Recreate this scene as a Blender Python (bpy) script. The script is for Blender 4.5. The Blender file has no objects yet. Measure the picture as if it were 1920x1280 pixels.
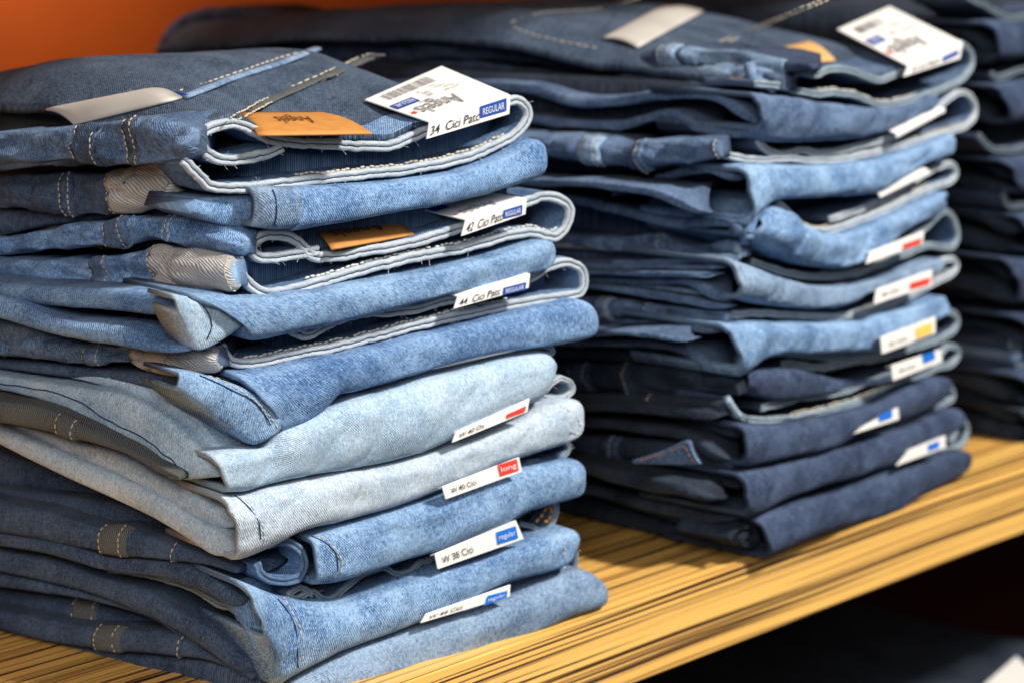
import bpy, math, random
from mathutils import Vector, Matrix, noise as mn
random.seed(7)
S = bpy.context.scene
COL = S.collection
# ------------------------------------------------------------------ camera
FP = 4360.0
RX = Vector((4055, 840, FP)).normalized()
RY = Vector((-4860, 840, FP)).normalized()
RZ = Vector((0, FP, -840)).normalized()
RY = RZ.cross(RX) if RZ.cross(RX).dot(RY) > 0 else RX.cross(RZ)
def cam2w(v): return Vector((RX.dot(v), RY.dot(v), RZ.dot(v)))
CAM = -cam2w(1.2 * Vector(((520-960)/FP, -(1290-640)/FP, 1)))
def ray(px, py): return cam2w(Vector(((px-960)/FP, -(py-640)/FP, 1)))
def proj(p):
    d = p - CAM
    c = RX*d.x + RY*d.y + RZ*d.z
    return (960 + FP*c.x/c.z, 640 - FP*c.y/c.z)
def hitp(px, py, p0, n):
    r = ray(px, py); return CAM + r*((p0-CAM).dot(n)/r.dot(n))
def hitz(px, py, z): return hitp(px, py, Vector((0, 0, z)), Vector((0, 0, 1)))
def px_list(s): return [tuple(float(a) for a in t.split(',')) for t in s.split()]

cd = bpy.data.cameras.new('camera'); cam = bpy.data.objects.new('camera', cd); COL.objects.link(cam)
right = cam2w(Vector((1, 0, 0))); up = cam2w(Vector((0, 1, 0))); fw = cam2w(Vector((0, 0, 1)))
M = Matrix((right, up, -fw)).transposed().to_4x4(); M.translation = CAM
cam.matrix_world = M
cd.sensor_width = 36; cd.lens = 36*FP/1920; cd.clip_start = .05; cd.clip_end = 60
cd.dof.use_dof = True; cd.dof.focus_distance = 1.165; cd.dof.aperture_fstop = 7.0
S.camera = cam

# ------------------------------------------------------------------ materials
def mat(name):
    m = bpy.data.materials.new(name); m.use_nodes = True
    nt = m.node_tree; nt.nodes.clear()
    out = nt.nodes.new('ShaderNodeOutputMaterial'); b = nt.nodes.new('ShaderNodeBsdfPrincipled')
    nt.links.new(b.outputs[0], out.inputs[0])
    return m, nt, b
def N(nt, t, **kw):
    n = nt.nodes.new(t)
    for k, v in kw.items():
        if k.startswith('i_'):
            n.inputs[int(k[2:]) if k[2:].isdigit() else k[2:].replace('_', ' ')].default_value = v
        else: setattr(n, k, v)
    return n
def math_(nt, op, a, b=None, c=None):
    n = nt.nodes.new('ShaderNodeMath'); n.operation = op
    for i, v in enumerate((a, b, c)):
        if v is None: continue
        if isinstance(v, (int, float)): n.inputs[i].default_value = v
        else: nt.links.new(v, n.inputs[i])
    return n.outputs[0]
def mapping(nt, src, scale, rot=(0, 0, 0), loc=(0, 0, 0)):
    n = nt.nodes.new('ShaderNodeMapping'); n.inputs['Scale'].default_value = scale
    n.inputs['Rotation'].default_value = rot; n.inputs['Location'].default_value = loc
    nt.links.new(src, n.inputs[0]); return n.outputs[0]
def mixc(nt, f, a, b, bt='MIX'):
    n = nt.nodes.new('ShaderNodeMix'); n.data_type = 'RGBA'; n.blend_type = bt
    for s, v in ((0, f), (6, a), (7, b)):
        if isinstance(v, (int, float)): n.inputs[s].default_value = v
        elif isinstance(v, tuple): n.inputs[s].default_value = v
        else: nt.links.new(v, n.inputs[s])
    return n.outputs[2]
def C4(c): return (c[0], c[1], c[2], 1)
def noise(nt, vec, scale, detail=3, rough=.6):
    n = N(nt, 'ShaderNodeTexNoise'); n.inputs['Scale'].default_value = scale
    n.inputs['Detail'].default_value = detail; n.inputs['Roughness'].default_value = rough
    nt.links.new(vec, n.inputs['Vector']); return n.outputs['Fac']

def denim(name, lo, hi, sheen=.02, twill=.5, slub=.9, ang=.62, mott=.9, wear=.25, bias=0., tint=None, pitch=.0011, bump=.8):
    m, nt, b = mat(name)
    uv = N(nt, 'ShaderNodeUVMap').outputs[0]
    obj = N(nt, 'ShaderNodeTexCoord').outputs['Object']
    w = N(nt, 'ShaderNodeTexWave', wave_type='BANDS', bands_direction='X', wave_profile='SIN')
    w.inputs['Scale'].default_value = .314/pitch; w.inputs['Distortion'].default_value = 1.6
    w.inputs['Detail'].default_value = 2; w.inputs['Detail Scale'].default_value = 1.5
    nt.links.new(mapping(nt, uv, (1, 1, 1), (0, 0, ang)), w.inputs[0])
    tw = w.outputs['Fac']
    sl = noise(nt, mapping(nt, uv, (1300, 260, 1)), 1, 2, .7)
    sl2 = noise(nt, mapping(nt, uv, (280, 900, 1)), 1, 2, .6)
    fine = noise(nt, mapping(nt, uv, (1, 1, 1)), 1400, 2, .7)
    mo = noise(nt, obj, 26, 5, .62)
    mo2 = noise(nt, mapping(nt, uv, (60, 18, 1)), 1, 4, .6)
    f = math_(nt, 'MULTIPLY_ADD', math_(nt, 'SUBTRACT', tw, .5), twill, .45+bias)
    f = math_(nt, 'MULTIPLY_ADD', math_(nt, 'SUBTRACT', sl, .5), slub*2.5, f)
    f = math_(nt, 'MULTIPLY_ADD', math_(nt, 'SUBTRACT', sl2, .5), slub*1.3, f)
    f = math_(nt, 'MULTIPLY_ADD', math_(nt, 'SUBTRACT', fine, .5), slub*2.0, f)
    f = math_(nt, 'MULTIPLY_ADD', math_(nt, 'SUBTRACT', mo, .5), mott*1.9, f)
    f = math_(nt, 'MULTIPLY_ADD', math_(nt, 'SUBTRACT', mo2, .5), mott*1.3, f)
    at = N(nt, 'ShaderNodeAttribute'); at.attribute_name = 'wear'
    f = math_(nt, 'MULTIPLY_ADD', at.outputs['Fac'], wear, f)
    n = nt.nodes.new('ShaderNodeClamp'); nt.links.new(f, n.inputs[0])
    c = mixc(nt, n.outputs[0], C4(lo), C4(hi))
    if tint: c = mixc(nt, math_(nt, 'MULTIPLY', mo, .5), c, C4(tint))
    nt.links.new(c, b.inputs['Base Color'])
    b.inputs['Roughness'].default_value = .88
    b.inputs['Specular IOR Level'].default_value = .15
    try:
        b.inputs['Sheen Weight'].default_value = sheen; b.inputs['Sheen Roughness'].default_value = .5
    except Exception: pass
    bp = N(nt, 'ShaderNodeBump'); bp.inputs['Strength'].default_value = bump; bp.inputs['Distance'].default_value = .0006
    h = math_(nt, 'ADD', math_(nt, 'MULTIPLY', tw, .6*twill+.2), math_(nt, 'ADD', sl, math_(nt, 'MULTIPLY', fine, .5)))
    nt.links.new(h, bp.inputs['Height'])
    bp2 = N(nt, 'ShaderNodeBump'); bp2.inputs['Strength'].default_value = .35; bp2.inputs['Distance'].default_value = .004
    nt.links.new(noise(nt, obj, 75, 3, .55), bp2.inputs['Height']); nt.links.new(bp.outputs[0], bp2.inputs['Normal'])
    nt.links.new(bp2.outputs[0], b.inputs['Normal'])
    return m
def edge_mat(name, lo, hi, line):
    m, nt, b = mat(name)
    uv = N(nt, 'ShaderNodeUVMap').outputs[0]
    sep = N(nt, 'ShaderNodeSeparateXYZ'); nt.links.new(uv, sep.inputs[0])
    fz = noise(nt, mapping(nt, uv, (1100, 6, 1)), 1, 3, .7)
    mo = noise(nt, mapping(nt, uv, (90, 2, 1)), 1, 3, .6)
    c = mixc(nt, math_(nt, 'ADD', math_(nt, 'MULTIPLY', fz, .75), math_(nt, 'MULTIPLY_ADD', mo, .9, -.3)), C4(lo), C4(hi))
    wob = math_(nt, 'MULTIPLY_ADD', math_(nt, 'SUBTRACT', noise(nt, mapping(nt, uv, (260, 0, 1)), 1, 3, .6), .5), .16, sep.outputs['Y'])
    d = math_(nt, 'ABSOLUTE', math_(nt, 'SUBTRACT', wob, .5))
    ln = math_(nt, 'LESS_THAN', math_(nt, 'MULTIPLY_ADD', fz, .05, d), .085)
    c = mixc(nt, math_(nt, 'MULTIPLY', ln, .85), c, C4(line))
    nt.links.new(c, b.inputs['Base Color']); b.inputs['Roughness'].default_value = .95
    b.inputs['Specular IOR Level'].default_value = .15
    bp = N(nt, 'ShaderNodeBump'); bp.inputs['Strength'].default_value = .8; bp.inputs['Distance'].default_value = .0015
    nt.links.new(fz, bp.inputs['Height']); nt.links.new(bp.outputs[0], b.inputs['Normal'])
    return m
def plain(name, c, rough=.6, spec=.4, var=.1, scale=60, metal=0, c2=None):
    m, nt, b = mat(name)
    obj = N(nt, 'ShaderNodeTexCoord').outputs['Object']
    f = noise(nt, obj, scale, 4, .6)
    c2 = c2 or tuple(max(0, x*(1-var)) for x in c)
    nt.links.new(mixc(nt, f, C4(c2), C4(c)), b.inputs['Base Color'])
    b.inputs['Roughness'].default_value = rough; b.inputs['Specular IOR Level'].default_value = spec
    b.inputs['Metallic'].default_value = metal
    bp = N(nt, 'ShaderNodeBump'); bp.inputs['Strength'].default_value = .15; bp.inputs['Distance'].default_value = .0005
    nt.links.new(noise(nt, obj, scale*12, 3, .6), bp.inputs['Height']); nt.links.new(bp.outputs[0], b.inputs['Normal'])
    return m
def wood(name):
    m, nt, b = mat(name)
    obj = N(nt, 'ShaderNodeTexCoord').outputs['Object']
    # grain runs along the shelf: stretch the noise along x
    warp = noise(nt, mapping(nt, obj, (1.5, 7, 7)), 1, 2)
    sep = N(nt, 'ShaderNodeSeparateXYZ'); nt.links.new(obj, sep.inputs[0])
    yy = math_(nt, 'ADD', math_(nt, 'MULTIPLY', sep.outputs['Y'], .8), sep.outputs['Z'])
    cmb = N(nt, 'ShaderNodeCombineXYZ')
    nt.links.new(math_(nt, 'MULTIPLY', sep.outputs['X'], .35), cmb.inputs[0])
    nt.links.new(math_(nt, 'MULTIPLY_ADD', warp, 1.6, math_(nt, 'MULTIPLY', yy, 125)), cmb.inputs[1])
    n1 = N(nt, 'ShaderNodeTexNoise', noise_dimensions='2D'); n1.inputs['Scale'].default_value = 1; n1.inputs['Detail'].default_value = 2; n1.inputs['Roughness'].default_value = .5
    nt.links.new(cmb.outputs[0], n1.inputs['Vector'])
    cmb2 = N(nt, 'ShaderNodeCombineXYZ')
    nt.links.new(math_(nt, 'MULTIPLY', sep.outputs['X'], .7), cmb2.inputs[0])
    nt.links.new(math_(nt, 'MULTIPLY_ADD', warp, 2.6, math_(nt, 'MULTIPLY', yy, 210)), cmb2.inputs[1])
    n2 = N(nt, 'ShaderNodeTexNoise', noise_dimensions='2D'); n2.inputs['Scale'].default_value = 1; n2.inputs['Detail'].default_value = 4; n2.inputs['Roughness'].default_value = .6
    nt.links.new(cmb2.outputs[0], n2.inputs['Vector'])
    def ramp(src, stops):
        r = N(nt, 'ShaderNodeValToRGB'); e = r.color_ramp.elements
        while len(e) < len(stops): e.new(.5)
        for k, (p, v) in enumerate(stops): e[k].position = p; e[k].color = (v, v, v, 1)
        nt.links.new(src, r.inputs[0]); return r.outputs[0]
    # thin dark streaks where the noise crosses its middle
    l1 = ramp(n1.outputs['Fac'], [(.456, 0), (.468, 1), (.495, 1), (.508, 0)])
    l2 = ramp(n2.outputs['Fac'], [(.40, 1), (.43, 0), (.58, 0), (.62, .9)])
    gfine = noise(nt, mapping(nt, obj, (14, 1500, 1500)), 1, 3, .6)
    base = mixc(nt, noise(nt, mapping(nt, obj, (2, 60, 60)), 1, 4), (.88, .46, .095, 1), (.98, .62, .18, 1))
    base = mixc(nt, math_(nt, 'MULTIPLY', gfine, .25), base, (.36, .16, .04, 1))
    c = mixc(nt, math_(nt, 'MULTIPLY', l2, .65), base, (.24, .095, .025, 1))
    c = mixc(nt, l1, c, (.055, .022, .01, 1))
    nt.links.new(c, b.inputs['Base Color'])
    b.inputs['Roughness'].default_value = .38; b.inputs['Specular IOR Level'].default_value = .45
    bp = N(nt, 'ShaderNodeBump'); bp.inputs['Strength'].default_value = .5; bp.inputs['Distance'].default_value = .0015
    nt.links.new(math_(nt, 'SUBTRACT', 1.0, math_(nt, 'MAXIMUM', l1, l2)), bp.inputs['Height']); nt.links.new(bp.outputs[0], b.inputs['Normal'])
    return m

D = dict(
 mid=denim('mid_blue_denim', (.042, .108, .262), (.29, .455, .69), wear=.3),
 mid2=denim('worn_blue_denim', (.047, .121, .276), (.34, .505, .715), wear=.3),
 light=denim('light_blue_denim', (.20, .32, .46), (.56, .68, .78), twill=.35, mott=.7, wear=.25),
 pale=denim('pale_blue_denim', (.27, .37, .48), (.62, .68, .74), twill=.35, mott=.7, wear=.25),
 grey=denim('washed_grey_denim', (.024, .034, .052), (.14, .17, .21), tint=(.04, .042, .045)),
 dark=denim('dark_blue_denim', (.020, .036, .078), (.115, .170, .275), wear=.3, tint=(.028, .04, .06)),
 slate=denim('slate_blue_denim', (.030, .060, .130), (.17, .25, .39), wear=.3),
 navy=denim('navy_denim', (.013, .022, .052), (.08, .115, .20), wear=.35),
 top=denim('faded_black_denim', (.020, .036, .070), (.13, .19, .285), tint=(.02, .02, .02)),
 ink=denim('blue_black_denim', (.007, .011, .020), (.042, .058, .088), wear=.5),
 sky=denim('soft_blue_denim', (.065, .122, .235), (.34, .46, .61), mott=.7, wear=.3),
 inside=denim('inner_blue_denim', (.03, .08, .19), (.19, .31, .49), twill=.8),
 inlight=denim('inner_light_denim', (.14, .22, .32), (.34, .44, .54)),
 lining=denim('grey_twill_lining', (.24, .24, .24), (.58, .56, .54), twill=.75, slub=.3, mott=.35, ang=1.1, pitch=.0011, bump=.9),
 dlin=denim('brown_grey_lining', (.05, .055, .058), (.17, .18, .18), twill=1., slub=.4, mott=.3),
)
E = dict(
 white=edge_mat('pale_band_edge', (.20, .27, .35), (.70, .74, .76), (.015, .04, .11)),
 blue=edge_mat('blue_band_edge', (.12, .2, .3), (.5, .6, .7), (.02, .05, .12)),
 dim=edge_mat('dark_band_edge', (.05, .07, .10), (.20, .25, .29), (.02, .03, .05)),
 slate=edge_mat('grey_blue_band_edge', (.10, .15, .2), (.42, .5, .56), (.04, .06, .09)),
)
M_card = plain('white_card', (.86, .84, .80), .45, .4, .05)
M_black = plain('black_print', (.03, .03, .035), .6)
M_blue = plain('blue_print', (.015, .07, .36), .5)
M_bblue = plain('bright_blue_print', (.01, .17, .68), .5)
M_red = plain('red_print', (.78, .05, .03), .5)
M_yel = plain('yellow_print', (.85, .60, .12), .5)
M_white = plain('white_print', (.75, .78, .82), .6)
M_thread = plain('cream_thread', (.62, .56, .44), .9, .1, .4, 900)
M_wthread = plain('white_thread', (.68, .68, .66), .9, .1, .3, 900)
M_othread = plain('orange_thread', (.55, .25, .06), .9, .1, .4, 900)
M_bthread = plain('navy_thread', (.02, .04, .11), .9, .1, .4, 900)
M_leather = plain('orange_leather', (.66, .29, .075), .6, .3, .45, 160)
M_tan = plain('tan_leather', (.72, .42, .16), .6, .3, .2, 120)
M_ldark = plain('burnt_leather_print', (.13, .05, .015), .7)
M_lab = plain('satin_label', (.52, .50, .46), .42, .5, .12, 70, 0)
M_grey = plain('grey_print', (.22, .22, .24), .6)
M_wall = plain('orange_wall', (.46, .085, .008), .7, .25, .35, 6)
M_maroon = plain('shade_maroon', (.11, .014, .018), .8, .2, .4, 9)  # under-shelf shade as a colour, not a separate panel
M_wood = wood('striped_wood')
M_floor = plain('dark_carpet', (.03, .03, .034), .95, .1, .4, 30)

# ------------------------------------------------------------------ object helpers
def tag(o, label=None, cat=None, group=None, kind=None):
    for k, v in (('label', label), ('category', cat), ('group', group), ('kind', kind)):
        if v: o[k] = v
    return o
def empty(name, loc, label, cat, group=None):
    o = bpy.data.objects.new(name, None); o.location = loc; COL.objects.link(o); o.empty_display_size = .02
    return tag(o, label, cat, group)
def link(name, verts, faces, m, parent=None, uvs=None, wear=None, smooth=True):
    me = bpy.data.meshes.new(name)
    me.from_pydata([tuple(v) for v in verts], [], faces)
    if uvs:
        l = me.uv_layers.new(name='UVMap')
        for lp in me.loops: l.data[lp.index].uv = uvs[lp.vertex_index]
    if wear:
        a = me.attributes.new('wear', 'FLOAT', 'POINT')
        for i, w in enumerate(wear): a.data[i].value = w
    me.materials.append(m)
    if smooth:
        for p in me.polygons: p.use_smooth = True
    me.update()
    import bmesh
    bm = bmesh.new(); bm.from_mesh(me); bmesh.ops.recalc_face_normals(bm, faces=bm.faces); bm.to_mesh(me); bm.free()
    o = bpy.data.objects.new(name, me); COL.objects.link(o)
    if parent:
        o.parent = parent; o.matrix_parent_inverse = Matrix.Translation(-parent.location)
    return o
def cr(pts, n):
    """Catmull-Rom through pts, resampled to n points by arc length"""
    P = [Vector(p) for p in pts]
    if len(P) == 2: dense = [P[0].lerp(P[1], t/20) for t in range(21)]
    else:
        Q = [P[0]*2-P[1]] + P + [P[-1]*2-P[-2]]
        dense = []
        for i in range(1, len(Q)-2):
            for t in range(14):
                t /= 14.
                a, b, c, d = Q[i-1], Q[i], Q[i+1], Q[i+2]
                dense.append(.5*((2*b)+(c-a)*t+(2*a-5*b+4*c-d)*t*t+(3*b-a-3*c+d)*t**3))
        dense.append(P[-1])
    L = [0]
    for a, b in zip(dense, dense[1:]): L.append(L[-1]+(b-a).length)
    out = []; j = 0
    for k in range(n):
        s = L[-1]*k/(n-1)
        while j < len(L)-2 and L[j+1] < s: j += 1
        t = (s-L[j])/max(1e-9, L[j+1]-L[j]); out.append(dense[j].lerp(dense[j+1], min(1, t)))
    return out, L[-1]

class Wall:
    """front and side planes of one folded garment; corner given as a pixel on the front plane"""
    def __init__(s, f0, fdir, sdir, corner):
        s.fd = fdir.normalized(); s.f0 = f0
        s.fn = Vector((s.fd.y, -s.fd.x, 0)).normalized()        # outward (towards -Y)
        if s.fn.y > 0: s.fn = -s.fn
        s.c = hitp(corner[0], corner[1], f0, s.fn)
        s.sd = sdir.normalized(); s.sn = Vector((-s.sd.y, s.sd.x, 0)).normalized()
        if s.sn.x > 0: s.sn = -s.sn
    def at(s, px, py, pl, off=0):
        if pl == 'F': return hitp(px, py, s.f0 + s.fn*off, s.fn)
        return hitp(px, py, s.c + s.sn*off, s.sn)
    def snapped(s, px, py):
        o = Wall.__new__(Wall); o.__dict__.update(s.__dict__); o.c = hitp(px, py, s.f0, s.fn); return o
    def n(s, pl): return s.fn if pl == 'F' else s.sn

class Band: pass
def band(w, name, pl, top, bot, m, parent, off=0, bulge=None, depth=.05, open_=False, th=.003, sq=.75, wr=.0012, seed=0, endr=0, endl=0, step=.0022, K=22, wrs=30, snap=False, wrap=False):
    if pl == 'S' and 'layer' in name: endr = .016; taper = .012
    else: taper = .004 if pl == 'S' else 0
    if pl == 'S':
        (ax, ay), (cx, cy) = px_list(top)[-1], px_list(bot)[-1]; wx = proj(w.c)[0]
        if snap is not None and (abs((ax+cx)/2-wx) < 110 or snap): w = w.snapped((ax+cx)/2, (ay+cy)/2)
    n_ = w.n(pl)
    wrap = pl == 'F' and wrap
    if wrap:
        def place(s):
            pts, _ = cr([(x, y, 0) for x, y in px_list(s)], 400); out = []; ns = []
            for p in pts:
                cx = proj(w.c + Vector((0, 0, w.at(p.x, p.y, 'F').z-w.c.z)))[0]
                q = 'S' if p.x < cx else 'F'
                out.append(w.at(p.x, p.y, q, off)); ns.append(w.n(q))
            for _ in range(14): out = [out[0]]+[(a+c*2+d)/4 for a, c, d in zip(out, out[1:], out[2:])]+[out[-1]]
            return out, ns
        T, nT = place(top); B, nB = place(bot)
    else:
        T = [w.at(x, y, pl, off) for x, y in px_list(top)]; B = [w.at(x, y, pl, off) for x, y in px_list(bot)]
    L = L0(T); n = max(10, int(L/step)); n = min(n, 240)
    nsec = [n_]*n
    if wrap:
        nsec = [((nT[int(399*i/(n-1))]*.5+nB[int(399*i/(n-1))]*.5)) for i in range(n)]
        for _ in range(8): nsec = [nsec[0]]+[(a+c*2+d)/4 for a, c, d in zip(nsec, nsec[1:], nsec[2:])]+[nsec[-1]]
        nsec = [v.normalized() for v in nsec]
        T = [T[int(399*i/(n-1))] for i in range(n)]; B = [B[int(399*i/(n-1))] for i in range(n)]; LT = L0(T); LB = L0(B)
    else: T, LT = cr(T, n); B, LB = cr(B, n)
    L = max(LT, LB)
    G = []; UV = []; W = []
    b = Band(); b.nrm = n_
    for i in range(n):
        u = i/(n-1); n_ = nsec[i]
        mid = (T[i]+B[i])/2; half = (T[i]-B[i])/2; h = half.length
        bu = min(.45*h*2, .013) if bulge is None else min(bulge, h*1.15)
        if taper and L*(1-u) < taper: t = 1-L*(1-u)/taper; q_ = math.sqrt(max(.02, 1-t*t*(.98 if taper > .005 else .5))); half = half*q_; bu *= q_
        e = 0
        if endr and L*(1-u) < endr: t = 1-L*(1-u)/endr; e -= endr*.8*(1-math.sqrt(max(0, 1-t*t)))
        if endl and L*u < endl: t = 1-L*u/endl; e -= endl*.8*(1-math.sqrt(max(0, 1-t*t)))
        row = []
        tang = (T[min(i+1, n-1)]-T[max(i-1, 0)]).normalized()
        for k in range(K+1):
            a = math.pi*k/K; c = math.cos(a); s_ = math.sin(a)
            p = mid + half*(math.copysign(abs(c)**sq, c)) + n_*(bu*(s_**.8 if s_ > 0 else 0) + e)
            q = p*wrs + Vector((seed*7.3, 0, 0)); q2 = Vector((q.x*.55+q.y*.55, q.y*.2, q.z*1.6))
            crs = (1-abs(mn.noise(Vector((q.x*.9-q.z*.8, q.y*.9+q.z*.5, seed*1.7)))))**9
            dsp = wr*(-.75*crs+mn.noise(q2) + .5*mn.noise(q2*2.3) + .22*mn.noise(q2*5.1))
            p += n_*dsp*1.6*s_ + Vector((0, 0, dsp*.55))
            row.append(p)
        G.append(row)
    b.G = G; b.n = n; b.K = K
    V = []; F = []; uvs = []; wear = []
    def inw_(i):
        if pl == 'S': return -nsec[i]*depth*min(1, .1+L*(1-i/(n-1))/.035)
        return -nsec[i]*depth
    seed_u = seed*.37
    rows = []
    for i in range(n):
        inw = inw_(i)
        prof = [G[i][0]+inw] + G[i] + [G[i][K]+inw]
        if open_:
            inner = []
            cen = (G[i][0]+G[i][K])/2
            hh = (G[i][0]-G[i][K]).length/2
            tt = min(th, hh*.45)
            for k in range(K, -1, -1):
                p = G[i][k]; d = (cen-p)
                # move inwards along the section
                kk0 = G[i][max(k-1, 0)]; kk1 = G[i][min(k+1, K)]
                tg = (kk1-kk0); ax = (T[min(i+1, n-1)]-T[max(i-1, 0)])
                nn = tg.cross(ax)
                if nn.length < 1e-12: nn = -n_
                nn.normalize()
                if nn.dot(d) < 0: nn = -nn
                inner.append(p+nn*tt)
            prof = prof + [inner[0]+inw] + inner + [inner[-1]+inw]
        rows.append(prof)
    m_ = len(rows[0]); vacc = [0]
    for k in range(1, m_): vacc.append(vacc[-1]+(rows[n//2][k]-rows[n//2][k-1]).length)
    for i in range(n):
        for k in range(m_):
            V.append(rows[i][k]); uvs.append((seed_u+L*i/(n-1), seed_u*2+vacc[k]))
            e = 0
            if 1 <= k <= K+1:
                q = abs((k-1)/K*2-1); e = .6*max(0, 1-abs(q-.75)*4)
                ed = min(i, n-1-i)*L/(n-1); e += 1.0*max(0, 1-ed/.004)
            wear.append(e)
    for i in range(n-1):
        for k in range(m_):
            k2 = (k+1) % m_
            if not open_ and k == m_-1: continue
            F.append((i*m_+k, (i+1)*m_+k, (i+1)*m_+k2, i*m_+k2))
    if open_:
        for base in (0, (n-1)*m_):
            h2 = m_//2
            for k in range(h2-1): F.append((base+k, base+k+1, base+m_-2-k, base+m_-1-k))
    else:
        # back wall and end caps
        for i in range(n-1): F.append((i*m_, (i+1)*m_, (i+1)*m_+m_-1, i*m_+m_-1))
        for base in (0, (n-1)*m_): F.append(tuple(base+k for k in range(m_)))
    b.obj = link(name, V, F, m, parent, uvs, wear)
    b.L = L; b.m = m
    return b
def nearest(b, px, py):
    best = None
    for i in range(b.n):
        for k in range(0, b.K+1):
            x, y = proj(b.G[i][k]); d = (x-px)**2+(y-py)**2
            if best is None or d < best[0]: best = (d, i, k)
    return best[1], best[2]
def nrm_at(b, i, k):
    a = b.G[min(i+1, b.n-1)][k]-b.G[max(i-1, 0)][k]; c = b.G[i][min(k+1, b.K)]-b.G[i][max(k-1, 0)]
    n = a.cross(c)
    if n.length < 1e-12: return b.nrm
    n.normalize()
    return n if n.dot(CAM-b.G[i][k]) > 0 else -n
def bead(V, F, p, t, nn, l, r):
    t = t.normalized(); s = t.cross(nn).normalized(); o = len(V)
    for u, q in ((-.5, .45), (-.25, 1), (.25, 1), (.5, .45)):
        for a in range(6):
            an = a*math.pi/3; V.append(p+t*l*u+(s*math.cos(an)+nn*math.sin(an)*.8)*r*q)
    for j in range(3):
        for a in range(6): F.append((o+j*6+a, o+j*6+(a+1) % 6, o+(j+1)*6+(a+1) % 6, o+(j+1)*6+a))
    F.append(tuple(o+a for a in range(6))); F.append(tuple(o+18+a for a in range(5, -1, -1)))
def stitch_pts(name, pts, nn, m, parent, pitch=.0034, r=.00042, jit=.0002, fill=.72):
    """row of thread stitches along 3D points with normals"""
    V = []; F = []
    P, L = cr(pts, max(3, int(sum((a-b).length for a, b in zip(pts, pts[1:]))/pitch)+1))
    for j in range(len(P)-1):
        if random.random() < .03: continue
        a, c = P[j], P[j+1]; u = j/max(1, len(P)-2); n_ = nn[min(len(nn)-1, int(u*len(nn)))]
        p = (a+c)/2 + n_*.0003 + Vector([random.uniform(-jit, jit) for _ in range(3)])
        bead(V, F, p, (c-a)+Vector([random.uniform(-jit, jit) for _ in range(3)]), n_, (c-a).length*fill, r)
    if V: return link(name, V, F, m, parent)
def tube(name, pts, r, m, parent=None, n=None, seg=8, flat=1):
    P, L = cr(pts, n or max(6, int(L0(pts)/.002)))
    V = []; F = []; uvs = []
    up_ = Vector((0, 0, 1))
    for i, p in enumerate(P):
        t = (P[min(i+1, len(P)-1)]-P[max(i-1, 0)]).normalized()
        s = t.cross(up_)
        if s.length < .1: s = t.cross(Vector((0, 1, 0)))
        s.normalize(); q = s.cross(t)
        for a in range(seg):
            an = 2*math.pi*a/seg; rr = r*(1+.12*mn.noise(p*300+Vector((a, 0, 0))))
            V.append(p+s*math.cos(an)*rr*flat+q*math.sin(an)*rr); uvs.append((L*i/len(P), a/seg*r*6))
    for i in range(len(P)-1):
        for a in range(seg): F.append((i*seg+a, i*seg+(a+1) % seg, (i+1)*seg+(a+1) % seg, (i+1)*seg+a))
    F.append(tuple(range(seg))); F.append(tuple((len(P)-1)*seg+a for a in range(seg)))
    return link(name, V, F, m, parent, uvs)
def L0(p): return sum((a-b).length for a, b in zip(p, p[1:]))
def stitch(b, px, m, parent, name='stitching', seam=False, **kw):
    P = px_list(px); ik = [nearest(b, x, y) for x, y in P]
    pts = []; nn = []
    # interpolate in grid space so that the row hugs the surface
    for (i0, k0), (i1, k1) in zip(ik, ik[1:]):
        st = max(2, int(max(abs(i1-i0), abs(k1-k0))))
        for s in range(st):
            t = s/st; i = int(round(i0+(i1-i0)*t)); k = int(round(k0+(k1-k0)*t))
            pts.append(b.G[i][k].copy()); nn.append(nrm_at(b, i, k))
    i, k = ik[-1]; pts.append(b.G[i][k].copy()); nn.append(nrm_at(b, i, k))
    for _ in range(2):
        pts = [pts[0]] + [(a+c*2+d)/4 for a, c, d in zip(pts, pts[1:], pts[2:])] + [pts[-1]]
    if seam: return tube('seam', [p+n*.00035 for p, n in zip(pts[::3], nn[::3])], .00032, M_bthread, parent)
    return stitch_pts(name, pts, nn, m, parent, **kw)
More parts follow.
